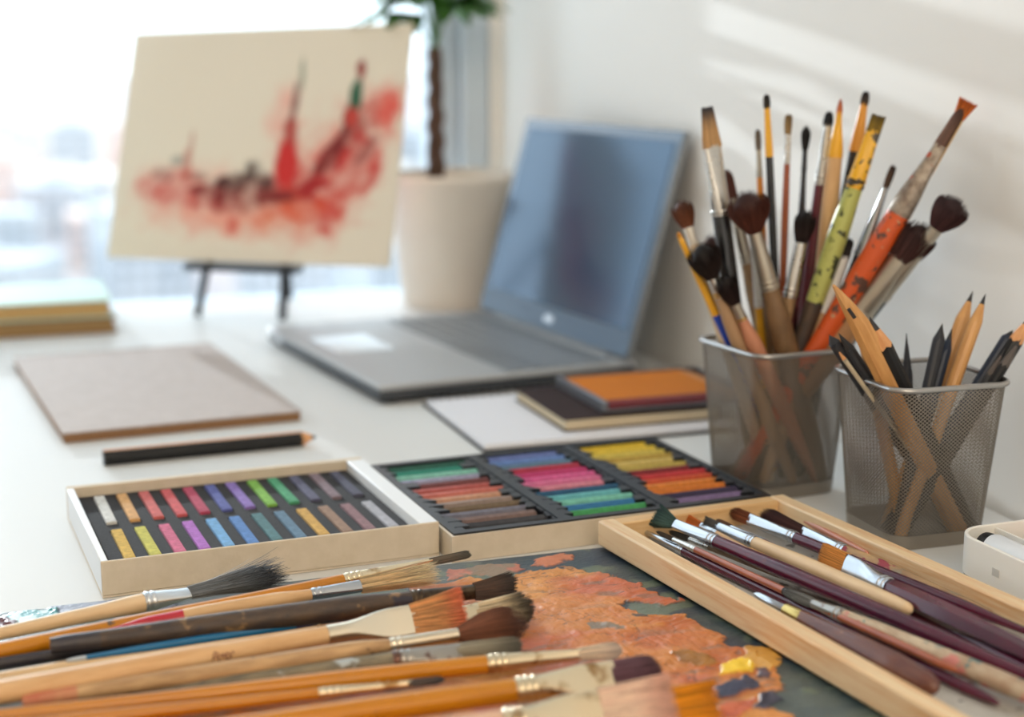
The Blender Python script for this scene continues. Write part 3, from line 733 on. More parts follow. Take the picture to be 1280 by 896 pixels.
brush('wide amber haired flat brush mostly hidden under the pale one at the bottom edge', Z_(-40, 1035, .0105), Z_(902, 893, .0125), (640, 935), (800, 908),
      [(0, 16), (.5, 22), (1, 22)], 70, 78, AMBER, SILVW, ((206, 132, 22), (190, 116, 20)), roll=R_(-6), flat=.12, shape='flat', rings=2, n=1000, fray=.02, fshape='paddle', c1start=.7)

# red scrawl on the handle of the lettered brush
def scrawl():
    b_ = MB(); Mi = hero.matrix_world.inverted()
    A, B = Z_(-260, 912, .0165), Z_(582, 763, .020)
    strokes = [[(266, 826), (268, 815), (272, 816), (274, 826)], [(267, 821), (273, 821)], [(276, 819), (279, 817), (281, 819), (279, 821), (276, 820)],
               [(283, 824), (283, 816), (288, 817), (289, 822), (283, 824)], [(292, 817), (291, 813)]]
    r_h = 25.4 * 1.2 / 2
    for s_ in strokes:
        pts = []
        for i in range(len(s_) - 1):
            for k in range(5):
                q = k / 4; p = (s_[i][0] * (1 - q) + s_[i + 1][0] * q, s_[i][1] * (1 - q) + s_[i + 1][1] * q)
                # hit the handle cylinder along the view ray
                t_ = t_on(A, B, p); c_ = A.lerp(B, t_); d = proj(c_)[2]; rad = r_h * d / F_PX * 1.005
                w = ray(p[0], p[1]).normalized(); o_ = Vector((0, 0, CAM_H)); ax = (B - A).normalized()
                w_p = w - ax * w.dot(ax); o_p = (o_ - A) - ax * (o_ - A).dot(ax)
                aa = w_p.dot(w_p); bb = 2 * w_p.dot(o_p); cc = o_p.dot(o_p) - rad * rad; ds = bb * bb - 4 * aa * cc
                if ds < 0: continue
                pts.append(Mi @ (o_ + w * ((-bb - math.sqrt(ds)) / (2 * aa))))
        if len(pts) > 2: b_.tube(pts, .00028, 5)
    o = build('red_marking', b_, mat('red_brown_ink', (120, 44, 34), .6), hero); o['label'] = 'red brown hand lettered marks'
bpy.context.view_layer.update()
scrawl()

# ------------------------------------------------------------------ the wooden tray and its brushes
WT = .0235
p_bl = at(747, 650, WT); p_br = at(979, 617, WT)
wrot = math.atan2((p_br - p_bl).y, (p_br - p_bl).x)
ww_ = (p_br - p_bl).length; wl_ = .345; th = .011
wt = thing('wooden_tray', 'long pine tray full of paintbrushes, its left rim against the palette', 'tray', (p_bl.x, p_bl.y, 0), wrot)
b = MB(); b.box(th * .5, ww_ - th * .5, -wl_ + th * .5, -th * .5, PZ + .003, PZ + .0050); o = build('tray_floor', b, LINER, wt); o['label'] = 'grey white tray floor'
zb = PZ + .0022
for nm, a in (('rim_board', (0, th, -wl_, 0)), ('rim_board', (ww_ - th, ww_, -wl_, 0))):
    q = MB(); q.box(-wl_ / 2, wl_ / 2, -th / 2, th / 2, zb, WT)
    o = build(nm, q, PINE, wt, bevel=.0012, M=Matrix.Translation(((a[0] + a[1]) / 2, -wl_ / 2, 0)) @ Matrix.Rotation(math.pi / 2, 4, 'Z'))
for nm, a in (('end_board', -th / 2), ('end_board', -wl_ + th / 2)):
    q = MB(); q.box(th, ww_ - th, -th / 2, th / 2, zb, WT - .0002); build(nm, q, PINEX, wt, bevel=.001, M=Matrix.Translation((0, a, 0)))
TFZ = PZ + .0050
WS[0] = 1.16
def zb_(r): return TFZ + r
brush('plum brush with a thin silver ferrule nearest the left rim, passing under the palette knife', Z_(1250, 880, zb_(.0035)), Z_(794, 659, zb_(.004)), (856, 690), (806, 664),
      [(0, 8), (.1, 14), (.5, 15), (.85, 13), (1, 11)], 6, 3, PLUM, SILV, ((70, 80, 50), (50, 60, 44)), n=160)
brush('slim orange brown brush with a black printed band, between plum brush and palette knife', Z_(1197, 839, .0215), Z_(820, 664, zb_(.009)), (868, 690), (838, 676),
      [(0, 7), (.06, 10), (.5, 9), (1, 7)], 5, 3, [COPPERW, PBLACK, COPPERW], SILVW, ((70, 60, 50), (50, 44, 40)), zones=[0.0, .54, .61], n=120)
brush('plum brush with dark green flat hair standing highest at the left end of the tray', Z_(1300, 852, zb_(.007)), Z_(820, 644, .0245), (894, 681), (839, 655),
      [(0, 16), (.3, 20), (.7, 18), (1, 14)], 11, 27, PLUM, SILV, ((56, 80, 72), (34, 58, 54)), n=420, shape='flat', flat=.35, fray=.04, roll=R_(12))
brush('raw pale wood brush with rounded handle end, on top in mid wooden tray', Z_(1140, 763, .0225), Z_(882, 652, .0215), (943, 681), (896, 659),
      [(0, 14), (.12, 17), (.6, 18), (1, 14)], 12, 12, PALE, SILV, ((90, 84, 80), (70, 66, 60)), n=300, shape='flat', flat=.7)
brush('slim dark red brush tucked behind the raw pale one', Z_(1282, 832, zb_(.003)), Z_(895, 650, zb_(.009)), (955, 677), (912, 658),
      [(0, 8), (.5, 11), (1, 8)], 6, 5, PLUM2, SILV, ((110, 80, 60), (90, 60, 46)), n=160)
brush('slim honey coloured handle peeking out below the raw pale brush', Z_(1120, 776, zb_(.0035)), Z_(852, 645, zb_(.009)), (895, 671), (872, 659),
      [(0, 8), (.5, 9), (1, 8)], 8, 12, NAT, SILV, ((196, 112, 52), (206, 120, 60)), n=240, shape='flat', flat=.5)
brush('plum brush with broad silver ferrule and rounded chestnut hair near the back of the tray', Z_(1290, 792, zb_(.006)), Z_(915, 640, .0200), (994, 678), (934, 656),
      [(0, 8), (.3, 14), (.7, 13), (1, 13)], 14, 15, PLUM, SILV, ((120, 66, 40), (90, 50, 34)), n=360, shape='filbert', flat=.5)
brush('big plum flat brush with square tan hair and shining silver ferrule, on top', Z_(1420, 880, .0205), Z_(1026, 694, .0270), (1112, 737), (1052, 708),
      [(0, 10), (.3, 22), (.75, 26), (.94, 24), (1, 20)], 31, 30, PLUM, SILV, ((206, 146, 78), (194, 136, 72)), n=900, shape='flat', flat=.25, fshape='paddle', fray=.015, roll=R_(-10), hexa=True, rings=2, ringmat=SILV, c1start=.6)
brush('worn brown brush with crimson dabs along its handle next to the right rim', Z_(1242, 771, zb_(.005)), Z_(952, 643, .0200), (1058, 686), (1003, 664),
      [(0, 12), (.15, 15), (.7, 17), (1, 14)], 15, 24, CRIMW, SILV, ((76, 48, 44), (60, 36, 38)), n=420, shape='filbert', flat=.4)
brush('thin pink copper brush resting against the right rim at the far corner', Z_(1085, 692, .0170), Z_(966, 630, .0165), (1003, 650), (976, 636),
      [(0, 6), (.5, 8), (1, 6)], 5, 4, PINKW, SILV, ((120, 96, 80), (90, 70, 60)), n=100)
brush('short weathered grey brush handle with blunt end pointing at the viewer', Z_(1070, 752, .0165), Z_(836, 664, zb_(.006)), (886, 688), (858, 677),
      [(0, 9), (.08, 11), (.5, 11), (1, 8)], 6, 5, mat('weathered_grey_wood', (160, 136, 108), .7, col2=(128, 110, 92), nscale=70, bump=.5, bscale=250, spots=(((90, 110, 110), 60, .66, .04),)), SILVW, ((60, 60, 56), (40, 40, 38)), n=140)
brush('paint splattered brush with teal and pink dabs and a crusted ferrule in the tray', Z_(1330, 885, zb_(.009)), Z_(978, 738, zb_(.011)), (1056, 769), (1014, 753),
      [(0, 22), (.3, 24), (.8, 19), (1, 15)], 11, 9, SPLAT, SPLF, ((120, 120, 118), (90, 90, 90)), n=160)
brush('dark plum brush lying lowest along the right side of the tray floor', Z_(1360, 880, zb_(.005)), Z_(1060, 716, zb_(.005)), (1130, 745), (1090, 728),
      [(0, 14), (.5, 16), (1, 12)], 9, 9, PLUM, SILVW, ((90, 60, 50), (80, 50, 40)), n=140)

def knife():
    A = Z_(1172, 862, .0190); B = Z_(942, 741, .0225); L_ = (B - A).length
    M = frame_for(A, B, 0); r = bpy.data.objects.new('palette_knife', None); C.objects.link(r); r.matrix_world = M; r.empty_display_size = .01
    tag(r, 'palette knife with brass collar and fat brown wooden handle resting on the left rim side', 'palette knife')
    t1 = t_on(A, B, (1001, 770)); t2 = t_on(A, B, (981, 760))
    prof = [(0, 8), (.02, 22), (.08, 31), (.3, 38), (.55, 34), (.8, 25), (1, 19)]
    b_ = MB(); rr = []
    for k in range(41):
        f = k / 40
        for i in range(len(prof) - 1):
            if f <= prof[i + 1][0] + 1e-9:
                q = (f - prof[i][0]) / (prof[i + 1][0] - prof[i][0]); w = prof[i][1] * (1 - q) + prof[i + 1][1] * q; break
        w = w / 2 * proj(A.lerp(B, f * t1))[2] / F_PX
        rr.append(ell(f * t1 * L_, w, w * .72, 22, 2.3))
    b_.loft(rr); h_ = build('handle', b_, KNIFEW, r, smooth=60)
    f = .09; x = f * t1 * L_; w = 4.5 / 2 * .86 / F_PX * 1.0
    b_ = MB(); b_.loft([ell(-.0002, .0021, .0011, 14), ell(.0003, .0021, .0011, 14)])
    o = build('hanging_hole', b_, LEAD, h_); o['label'] = 'dark hanging hole'
    z_s = (27 / 2 * proj(A.lerp(B, f * t1))[2] / F_PX) * .70
    o.matrix_local = Matrix.Translation((x + .003, 0, z_s)) @ Matrix.Rotation(math.pi / 2, 4, 'Y')
    b_ = MB(); w0 = 17 / 2 * .86 / F_PX
    b_.loft([ell(t1 * L_ - .001, w0 * 1.02, w0 * .8, 20), ell(t1 * L_ + .001, w0 * 1.06, w0 * .84, 20), ell(t2 * L_ - .001, w0 * .92, w0 * .72, 20), ell(t2 * L_, w0 * .82, w0 * .62, 20)])
    build('collar', b_, BRASS, r, smooth=40)
    b_ = MB(); rr = []
    for k in range(17):
        q = k / 16; x = t2 * L_ - .001 + (L_ - t2 * L_) * q
        w = w0 * (.62 - .1 * math.sin(q * math.pi)) * math.sqrt(max(.02, 1 - q ** 6)); cy = -w0 * .55 * math.sin(q * math.pi * .9)
        rr.append(ell(x, w, .0009, 12, 2.6, cy=cy * 0 + 0.0, cz=.0018 * math.sin(q * math.pi)))
    b_.loft(rr); build('blade', b_, SILV, r, smooth=50)
knife()

# ------------------------------------------------------------------ the mesh cups
def rsq(t_, half, rad):
    """point and outward normal on a rounded square, t_ in 0..1"""
    s_ = 2 * (half - rad); arc = math.pi / 2 * rad; per = 4 * (s_ + arc); d = (t_ % 1) * per
    for k in range(4):
        if d <= s_:
            x, y = half, -s_ / 2 + d; break
        d -= s_
        if d <= arc:
            a = d / rad; x, y = half - rad + rad * math.cos(a), half - rad + rad * math.sin(a); break
        d -= arc
    a = k * math.pi / 2; c_, s2 = math.cos(a), math.sin(a)
    return (x * c_ - y * s2, x * s2 + y * c_)
CH = .1050; CT = .0413; CB = .0338
def cup_half(z): return CB + (CT - CB) * z / CH
def make_cup(label, u_, v_, rot):
    r = uvthing('mesh_pencil_cup', label, 'pencil cup', u_, v_, .0002, rot, 'square wire mesh cups by the wall')
    NC, NRW = 96, 76; z0, z1 = .009, CH - .002
    b_ = MB(); vidx = {}
    def pt(i, j):
        t_ = (i / 2.0) / NC; z = z0 + (z1 - z0) * j / NRW
        x, y = rsq(t_, cup_half(z), .013); return (x, y, z)
    verts = []; faces = []
    def vid(i, j):
        i = i % (2 * NC); k_ = (i, j)
        if k_ not in vidx: vidx[k_] = len(verts); verts.append(pt(i, j))
        return vidx[k_]
    for j in range(0, NRW - 1):
        for i in range(j % 2, 2 * NC, 2):
            # diamond with centre (i+1, j+1)
            o4 = [(i, j + 1), (i + 1, j), (i + 2, j + 1), (i + 1, j + 2)]
            if j + 2 > NRW: continue
            c_ = Vector(pt(i + 1, j + 1)) ; ov = [vid(*q) for q in o4]
            iv = []
            for q in ov:
                p = Vector(verts[q]); iv.append(len(verts)); verts.append(tuple(c_ + (p - c_) * .74))
            for k in range(4):
                l = (k + 1) % 4; faces.append((ov[k], ov[l], iv[l], iv[k]))
    b_.add(verts, faces); build('mesh_wall', b_, CUPM, r, smooth=0, solid=.0004)
    # solid bottom band, floor plate, rim wire
    b_ = MB(); n = 72
    rg_ = [[(*rsq(k / n, cup_half(z) + d, .013), z) for k in range(n)] for z, d in ((0.0, .0002), (.0092, .0004), (.0092, -.0006), (.002, -.0008))]
    b_.loft(rg_, caps=False)
    o_ = len(b_.v); b_.v += [(*rsq(k / n, cup_half(0), .013), 0.0) for k in range(n)] + [(*rsq(k / n, cup_half(0) - .0007, .013), .002) for k in range(n)]; b_.c += [(1, 1, 1)] * (2 * n)
    b_.f += [tuple(o_ + k for k in reversed(range(n))), tuple(o_ + n + k for k in range(n))]; b_.mi += [0, 0]
    build('base', b_, CUPM, r, smooth=40)
    b_ = MB(); b_.tube([(*rsq(k / n, CT + .0006, .013), CH - .0006) for k in range(n)], .0019, 10, closed=True); build('rim', b_, RIMM, r, smooth=70)
    return r
WS[0] = 1.08
CUP1 = (.531, .968, R_(7)); CUP2 = (.5655, .8405, R_(-1))
cup1 = make_cup('wire mesh cup crammed with paintbrushes, the cup farther from the viewer', *CUP1)
cup2 = make_cup('wire mesh cup holding drawing pencils, the cup nearer the viewer', *CUP2)
def cup_line(cup, tip, Yt, rimx, Yr):
    """tip pixel at depth Yt, crossing the rim plane at pixel column rimx and depth Yr; returns foot and tip"""
    T = atY(tip[0], tip[1], Yt)
    d = Yr * CP - (CH - CAM_H) * SP
    Rm = Vector(((rimx - 640) / F_PX * d, Yr, CH))
    c_ = uv(cup[0], cup[1]); ca, sa = math.cos(ANG + cup[2]), math.sin(ANG + cup[2])
    def loc(P, lim):
        dx, dy = P.x - c_.x, P.y - c_.y; lx = dx * ca + dy * sa; ly = -dx * sa + dy * ca
        lx = max(-lim, min(lim, lx)); ly = max(-lim, min(lim, ly)); return Vector((c_.x + lx * ca - ly * sa, c_.y + lx * sa + ly * ca, P.z))
    Rm = loc(Rm, CT - .0075)
    k = (T.z - .0055) / (T.z - CH); A = T + (Rm - T) * k; A = loc(A, CB - .008); A.z = .0060
    return A, T
Y1, Y2 = 1.098, .982
def cb(label, tip, dy, rimx, ry, f0, f1, hw, fw, tw_, hm, fm, bc, **k):
    A, T = cup_line(CUP1, tip, Y1 + dy, rimx, Y1 + ry)
    def onto(p):   # station by pixel row
        lo = 0.0
        for i in range(401):
            if proj(A.lerp(T, i / 400))[1] <= p: return i / 400
        return .99
    k.setdefault('n', 200)
    return brush(label, A, T, float(onto(f0)), float(onto(f1)), hw, fw, tw_, hm, fm, bc, **k)
HW = lambda w, e=None: [(0, w * .7), (.3, w), (.85, w * 1.05), (1, e or w * .9)]
cb('black handled flat brush with long silver ferrule and blue tipped tan hair in the cup', (884, 134), -.005, 922, -.01, 270, 181, HW(20, 21), 24, 14, BLACKH, SILVW, ((176, 138, 92), (16, 28, 44)), shape='flat', flat=.3, n=420, rings=1, c1start=.38, fshape='lin', roll=R_(35))
cb('slim brush handle, amber above and bright blue below, leaning out of the cup', (847, 290), -.02, 885, -.025, 303, 296, HW(9, 7), 5, 3, [BLUEB, YELLH], YELLH, ((200, 140, 40), (200, 140, 40)), zones=[0.0, .70], n=30, rings=0)
cb('small chestnut mop brush with white ferrule at the left edge of the cup', (849, 249), -.005, 903, -.015, 306, 281, HW(16, 11), 14, 27, mat('cream_handle', (214, 190, 158), .5), mat('white_metal', (220, 214, 204), .35, metal=.4), ((110, 66, 46), (70, 42, 34)), shape='mop', n=300)
cb('black mop brush with tan handle, the lower of the left pair of dark hair balls', (873, 303), -.03, 920, -.03, 372, 345, HW(16, 12), 14, 42, mat('tan_handle', (176, 140, 104), .5), SILVW, ((40, 30, 28), (18, 15, 15)), shape='mop', n=420, rings=2, ringmat=GOLDB)
cb('brown round mop brush just behind the black one', (888, 292), .01, 915, .0, 350, 335, HW(14, 11), 12, 30, WORNN, GREYF, ((90, 54, 46), (58, 34, 30)), shape='mop', n=300)
cb('little black mop brush with gold band and rosy handle', (902, 343), -.035, 946, -.032, 400, 377, HW(18, 12), 12, 28, mat('rosy_wood', (206, 140, 108), .5), GREYF, ((40, 28, 28), (20, 15, 16)), shape='mop', n=300, rings=1, ringmat=GOLDB)
cb('large fluffy dark brown powder brush in the middle of the cup', (930, 238), -.03, 990, -.033, 362, 288, HW(27, 20), 17, 52, mat('brown_worn_handle', (128, 98, 66), .5, col2=(104, 78, 52), nscale=50), GREYF, ((92, 52, 42), (48, 26, 24)), shape='mop', n=900, rings=2, thick=.0002)
cb('brush with dull red brown hair half hidden behind the powder brush', (907, 212), .02, 955, .01, 330, 248, HW(18, 14), 14, 14, WORNN, GREYF, ((96, 58, 50), (80, 44, 38)), shape='filbert')
cb('white metal brush stem with an amber collar behind the powder brush', (938, 268), .0, 952, .0, 385, 300, HW(9, 9), 7, 4, [YELLH], WHITEH, ((170, 150, 130), (120, 100, 90)), n=60)
cb('thin amber and black brush, tallest of the thin ones', (958, 117), .005, 972, .005, 196, 133, HW(9, 9), 7, 6, BLACKH, YELLH, ((60, 56, 50), (30, 30, 32)), n=110, rings=0)
cb('thin brown brush with olive flat hair, right of the tallest thin one', (986, 141), .01, 976, .01, 205, 165, HW(8, 7), 7, 8, COPPERW, SILVW, ((150, 124, 86), (120, 98, 66)), n=110)
cb('thin orange brush with grey ferrule behind the tallest thin one', (947, 160), .02, 958, .02, 222, 185, HW(9, 7), 6, 5, mat('orange_handle', (220, 140, 50), .4), GREYF, ((120, 110, 100), (100, 90, 80)), n=80)
cb('thin black brush with tiny round black head', (1008, 156), .02, 994, .015, 215, 184, HW(8, 6), 6, 11, BLACKH, PGREY, ((30, 28, 28), (20, 18, 18)), shape='mop', n=140)
cb('small black mop brush on a silver ferrule right of the powder brush', (1010, 261), -.02, 975, -.02, 372, 300, HW(14, 15), 14, 26, WORNN, SILVW, ((40, 28, 26), (20, 16, 16)), shape='mop', n=320)
cb('brush with silver ferrule, small black tip and red brown handle', (1037, 138), .015, 1004, .01, 232, 155, HW(16, 15), 11, 6, PLUM2, SILVW, ((40, 40, 44), (28, 28, 30)), n=110)
cb('dark red smooth brush handle leaning behind the little black mop', (1003, 285), .02, 1000, .02, 315, 305, HW(18, 14), 10, 6, PLUM2, PLUM2, ((70, 30, 34), (60, 24, 30)), n=40, rings=0)
cb('natural wood handle dipped in amber with a pointed end, upside down in the cup', (1051, 122), .0, 1022, .0, 197, 140, HW(19, 17), 7, 2, NAT, YELLH, ((190, 110, 70), (170, 90, 60)), n=30, rings=0)
cb('amber topped brush with black tip and black brown handle', (1083, 113), .01, 1040, .0, 190, 128, HW(17, 16), 9, 6, BLACKH, mat('amber_band', (220, 150, 50), .4), ((60, 50, 44), (30, 28, 30)), n=80, rings=0)
cb('flat brush painted yellow and lime with dark scribbles', (1099, 144), -.02, 1000, -.02, 236, 163, [(0, 16), (.5, 20), (.85, 24), (1, 20)], 17, 16, [DARKW, LIME], YELLP, ((130, 106, 40), (96, 80, 34)), zones=[0.0, .62], shape='flat', flat=.4, n=260, rings=2)
cb('slim silver and black brush with a pointed dark tip right of the lime one', (1118, 205), -.01, 1040, -.01, 322, 232, HW(18, 17), 7, 7, BLACKH, SILV, ((90, 70, 60), (60, 46, 42)), n=120, rings=1)
cb('white ferruled brush with black tip and tan handle low on the right', (1064, 298), -.015, 1016, -.02, 392, 320, HW(17, 16), 13, 10, mat('tan_wood', (190, 152, 112), .5), WHITEH, ((50, 44, 44), (30, 28, 30)), shape='filbert', n=140, rings=0)
cb('orange splattered brush with crusted ferrule and long grey brown hair, leaning far right', (1203, 136), -.052, 1020, -.03, 268, 182, [(0, 18), (.5, 24), (.85, 28), (1, 27)], 15, 12, ORSPLAT, [WSPLAT][0], ((110, 84, 74), (84, 62, 56)), shape='filbert', flat=.6, n=300, rings=0)
cb('thin brush with square rusty orange tip just behind the orange splattered one', (1211, 126), -.040, 1035, -.01, 225, 145, HW(16, 13), 13, 22, WORNN, mat('ochre_metal', (206, 164, 100), .4, metal=.5), ((190, 104, 40), (176, 84, 30)), shape='flat', flat=.3, n=260, rings=0)
cb('dark mop brush on a long grey ferrule at the right of the cup', (1160, 280), -.045, 1040, -.03, 392, 322, HW(28, 28), 31, 46, mat('tan_stub', (170, 126, 86), .5), GREYF, ((70, 44, 42), (40, 24, 26)), shape='mop', n=700, rings=1, fshape='lin')
cb('round dark mop brush reaching farthest to the right, close to the wall', (1200, 248), -.060, 1040, -.01, 372, 283, HW(18, 18), 18, 44, BLACKH, GREYF, ((72, 46, 46), (44, 26, 30)), shape='mop', n=700, rings=1)

# ------------------------------------------------------------------ pencils
def pencil(label, A, B, wpx, body, wood=None, lead=LEAD, cone=.018, leadf=.25, hexa=6, group=None, cat='pencil', name='pencil', facets=None, slant=0.0):
    M = frame_for(A, B, 0.0); L_ = (B - A).length; rr = wpx / 2 * proj(A.lerp(B, .8))[2] / F_PX
    r = bpy.data.objects.new(name, None); C.objects.link(r); r.matrix_world = M; r.empty_display_size = .01
    tag(r, label, cat, group)
    b_ = MB(); x = L_ - cone
    def ring(x_, k_, sl=0):
        return [(x_ + sl * k_ * rr * math.cos(2 * math.pi * (i + .5) / 12), rr * k_ * hexr(i) * math.cos(2 * math.pi * (i + .5) / 12), rr * k_ * hexr(i) * math.sin(2 * math.pi * (i + .5) / 12)) for i in range(12)]
    def hexr(i):
        if hexa == 0: return 1.0
        a = 2 * math.pi * (i + .5) / 12; s_ = math.pi / 3; return 1 / math.cos(((a) % s_) - s_ / 2) * .95
    def sc(i, x_):  # scalloped edge
        return x_ + (.0016 if i % 2 else -.0004)
    body_end = [(sc(i, x), q[1], q[2]) for i, q in enumerate(ring(x, 1))]
    b_.loft([ring(0, .96), ring(.0004, 1), body_end])
    if facets is not None:
        for k in range(len(b_.f)):
            if len(b_.f[k]) == 4:
                i = k % 12; 
                if i in facets: b_.mi[k] = 1
    build('body', b_, [body, wood or PWOOD] if facets is None else [body, facets_mat], r, smooth=20)
    b_ = MB(); b_.loft([body_end, ring(L_ - cone * leadf, leadf + .04)]); build('sharpened_wood', b_, wood or PWOOD, r, smooth=30)
    b_ = MB(); b_.loft([ring(L_ - cone * leadf, leadf + .03), ring(L_ - .0006, .07), ring(L_, .02)]); build('lead', b_, lead, r, smooth=40)
    return r
def cpn(label, tip, dy, rimx, ry, w, body, **k):
    A, T = cup_line(CUP2, tip, Y2 + dy, rimx, Y2 + ry)
    return pencil(label, A, T, w, body, **k)
# the fat natural pencil cut on a slant
def slant_pencil():
    A, T = cup_line(CUP2, (1050, 352), Y2 - .035, 1104, Y2 - .036)
    M = frame_for(A, T, 0); L_ = (T - A).length; rr = 29 / 2 * proj(A.lerp(T, .8))[2] / F_PX
    r = bpy.data.objects.new('flat_pencil', None); C.objects.link(r); r.matrix_world = M
    tag(r, 'fat natural wood pencil whittled to a long slanted wedge, front left of the pencil cup', 'pencil')
    b_ = MB(); rg_ = []
    for x, k_, cy in ((0, .95, 0), (.0005, 1, 0), (L_ - .042, 1, 0), (L_ - .030, .93, .05), (L_ - .016, .62, .30), (L_ - .005, .30, .52), (L_ - .0005, .14, .62), (L_, .03, .64)):
        rg_.append([(x, rr * (k_ * math.cos(2 * math.pi * (i + .5) / 8)) + sgn * rr * cy, rr * (.35 + .65 * min(1, k_ * 1.2)) * .8 * math.sin(2 * math.pi * (i + .5) / 8)) for i in range(8)])
    b_.loft(rg_); build('body', b_, PNAT, r, smooth=25)
    b_ = MB(); b_.box(-.0038, .0038, -.0011, .0011, -.0006, .0006)
    build('lead', b_, LEAD, r, bevel=.0004, M=Matrix.Translation((L_ - .0200, rr * .26 * sgn, rr * .70)) @ Matrix.Rotation(.15, 4, 'Z'))
sgn = 1
slant_pencil()
cpn('natural wood pencil standing behind the slanted one', (1074, 392), -.005, 1090, -.01, 17, PNAT, cone=.02)
cpn('thick black pencil with broad sharpened graphite, front of the pencil cup', (1087, 396), -.033, 1137, -.036, 24, PBLACK, cone=.022, leadf=.42)
cpn('dark grey graphite stick, leftmost in the pencil cup', (1036, 418), -.02, 1056, -.018, 15, PGREY, wood=PGREY, cone=.008)
cpn('dark grey pencil second from the left in the pencil cup', (1048, 416), -.02, 1074, -.022, 15, PGREY, wood=LEAD, cone=.014)
cpn('thin pale edged grey pencil between the two left grey ones', (1046, 436), -.03, 1064, -.030, 6, mat('pale_pencil', (190, 176, 150), .5), cone=.01)
cpn('slate cone tipped pencil standing upright in the centre of the pencil cup', (1133, 416), .0, 1134, .0, 14, PGREY, wood=PGREY, cone=.03)
cpn('black square graphite stick leaning right, behind the slate cone', (1178, 404), .0, 1152, -.01, 16, PGREY, wood=PGREY, cone=.012, leadf=.5)
cpn('blue black graphite stick beside the natural pencils', (1190, 410), .005, 1164, -.005, 14, PBLUE, wood=PBLUE, cone=.016, leadf=.5)
cpn('left one of the twin natural pencils with black points', (1216, 364), .02, 1180, .01, 18, PNAT, wood=PNAT, cone=.020, leadf=.36)
cpn('right one of the twin natural pencils with black points', (1232, 367), .0, 1176, -.022, 17, PNAT, wood=PNAT, cone=.020, leadf=.36)
cpn('black pencil with sharpened cedar point at the right edge of the photo', (1290, 392), .0, 1240, -.01, 20, PBLACK, cone=.022, leadf=.4)
cpn('blue grey pencil left of the black one at the right of the cup', (1266, 412), .0, 1228, -.005, 16, PBLUE, wood=PBLUE, cone=.008, leadf=.6)
cpn('slim slate pencil low at the right of the cup', (1256, 436), -.01, 1236, -.018, 12, PGREY, wood=mat('grey_wood', (92, 84, 80), .6), cone=.02)
cpn('slate pencil with blunt point near the right corner of the cup', (1276, 424), -.02, 1246, -.022, 13, PBLACK, wood=mat('grey_wood', (92, 84, 80), .6), cone=.02)

# pencil lying on the table behind the pastel box
facets_mat = mat('copper_stripe_paint', (206, 152, 110), .4)
A = at(129, 572, .0060); B = at(396, 546, .0060)
pencil('black and copper striped pencil lying on the white table behind the pastel box', A, B, 20, PBLACK, cone=.014, facets=(9, 10, 11, 0), leadf=.3)

# ------------------------------------------------------------------ brown card pad
p = uvthing('sketch_pad', 'brown kraft covered sketch pad lying on the table under the easel', 'sketchbook', .1375, 1.436, 0, R_(4.8))
b = MB(); b.box(-.0975, .0975, -.169, .169, .0003, .0075); build('page_block', b, mat('pad_pages', (150, 112, 78), .8, col2=(128, 92, 60), nscale=300, stretch=(1, 1, 8)), p, bevel=.0006)
b = MB(); b.box(-.0985, .0985, -.170, .170, .0076, .0090); o = build('cover', b, mat('pad_cover', (184, 172, 166), .8, col2=(176, 163, 156), nscale=80), p, bevel=.0005); o['label'] = 'greyish kraft cover'

# ------------------------------------------------------------------ stacked books at the window
o = uvthing('book', 'thick brown bound book, lower one of the stack at the left window edge', 'book', -.06, 1.830, 0)
b = MB(); b.box(-.20, .200, -.075, .085, .0004, .0030); b.box(-.20, .200, -.075, .085, .0150, .0172); b.box(-.20, -.197, -.075, .085, .003, .015); build('cover', b, mat('brown_cover', (150, 116, 76), .6), o, bevel=.0008)
b = MB(); b.box(-.196, .196, -.071, .082, .0031, .0149); build('pages', b, mat('tan_pages', (178, 146, 98), .8, col2=(150, 120, 78), nscale=300, stretch=(1, 1, 10)), o)
o = uvthing('book', 'book with pale mint cover and golden page edges, upper one of the window stack', 'book', -.064, 1.828, .0174)
b = MB(); b.box(-.20, .200, -.073, .082, .0002, .0022); b.box(-.20, .200, -.073, .082, .0178, .0200); b.box(-.20, -.197, -.073, .082, .0022, .0178); build('cover', b, mat('mint_cover', (176, 206, 190), .4), o, bevel=.0008)
b = MB(); b.box(-.196, .196, -.069, .080, .0023, .0177); build('pages', b, mat('golden_pages', (206, 170, 112), .7, col2=(184, 146, 90), nscale=300, stretch=(1, 1, 10)), o)

# ------------------------------------------------------------------ notebook, dark book, pencil tin
o = uvthing('spiral_notebook', 'open spiral notebook with blank white page and black coil beside the laptop', 'notebook', .362, 1.122)
b = MB(); b.box(0, .220, 0, .178, .0003, .0020); build('back_cover', b, PBLACK, o, bevel=.0005)
b = MB(); b.box(.002, .218, .002, .168, .0021, .0062); build('pages', b, mat('white_pages', (232, 232, 238), .7), o, bevel=.0004)
b = MB()
for k in range(26):
    x = .008 + k * .0077; pts = []
    for i in range(14):
        a = 2 * math.pi * i / 14; pts.append((x + .0006 * i / 14, .170 + .0048 * math.cos(a), .0058 + .0048 * math.sin(a)))
    b.tube(pts, .0006, 5, closed=True)
build('coil', b, PBLACK, o)
DB = (.437, 1.142)
o = uvthing('hardcover_book', 'dark brown hardback notebook with cream page edges lying on the white notebook', 'book', DB[0], DB[1], .0064)
b = MB(); b.box(0, .140, 0, .122, .0, .0011); b.box(0, .140, 0, .122, .0091, .0102); b.box(.1385, .140, 0, .122, .0011, .0091); build('cover', b, mat('dark_brown_cover', (50, 32, 30), .7, spec=.25), o, bevel=.0005)
b = MB(); b.box(.002, .1384, .0015, .1205, .0012, .0090); build('pages', b, mat('cream_pages', (222, 206, 176), .8, col2=(206, 188, 156), nscale=300, stretch=(1, 1, 10)), o)
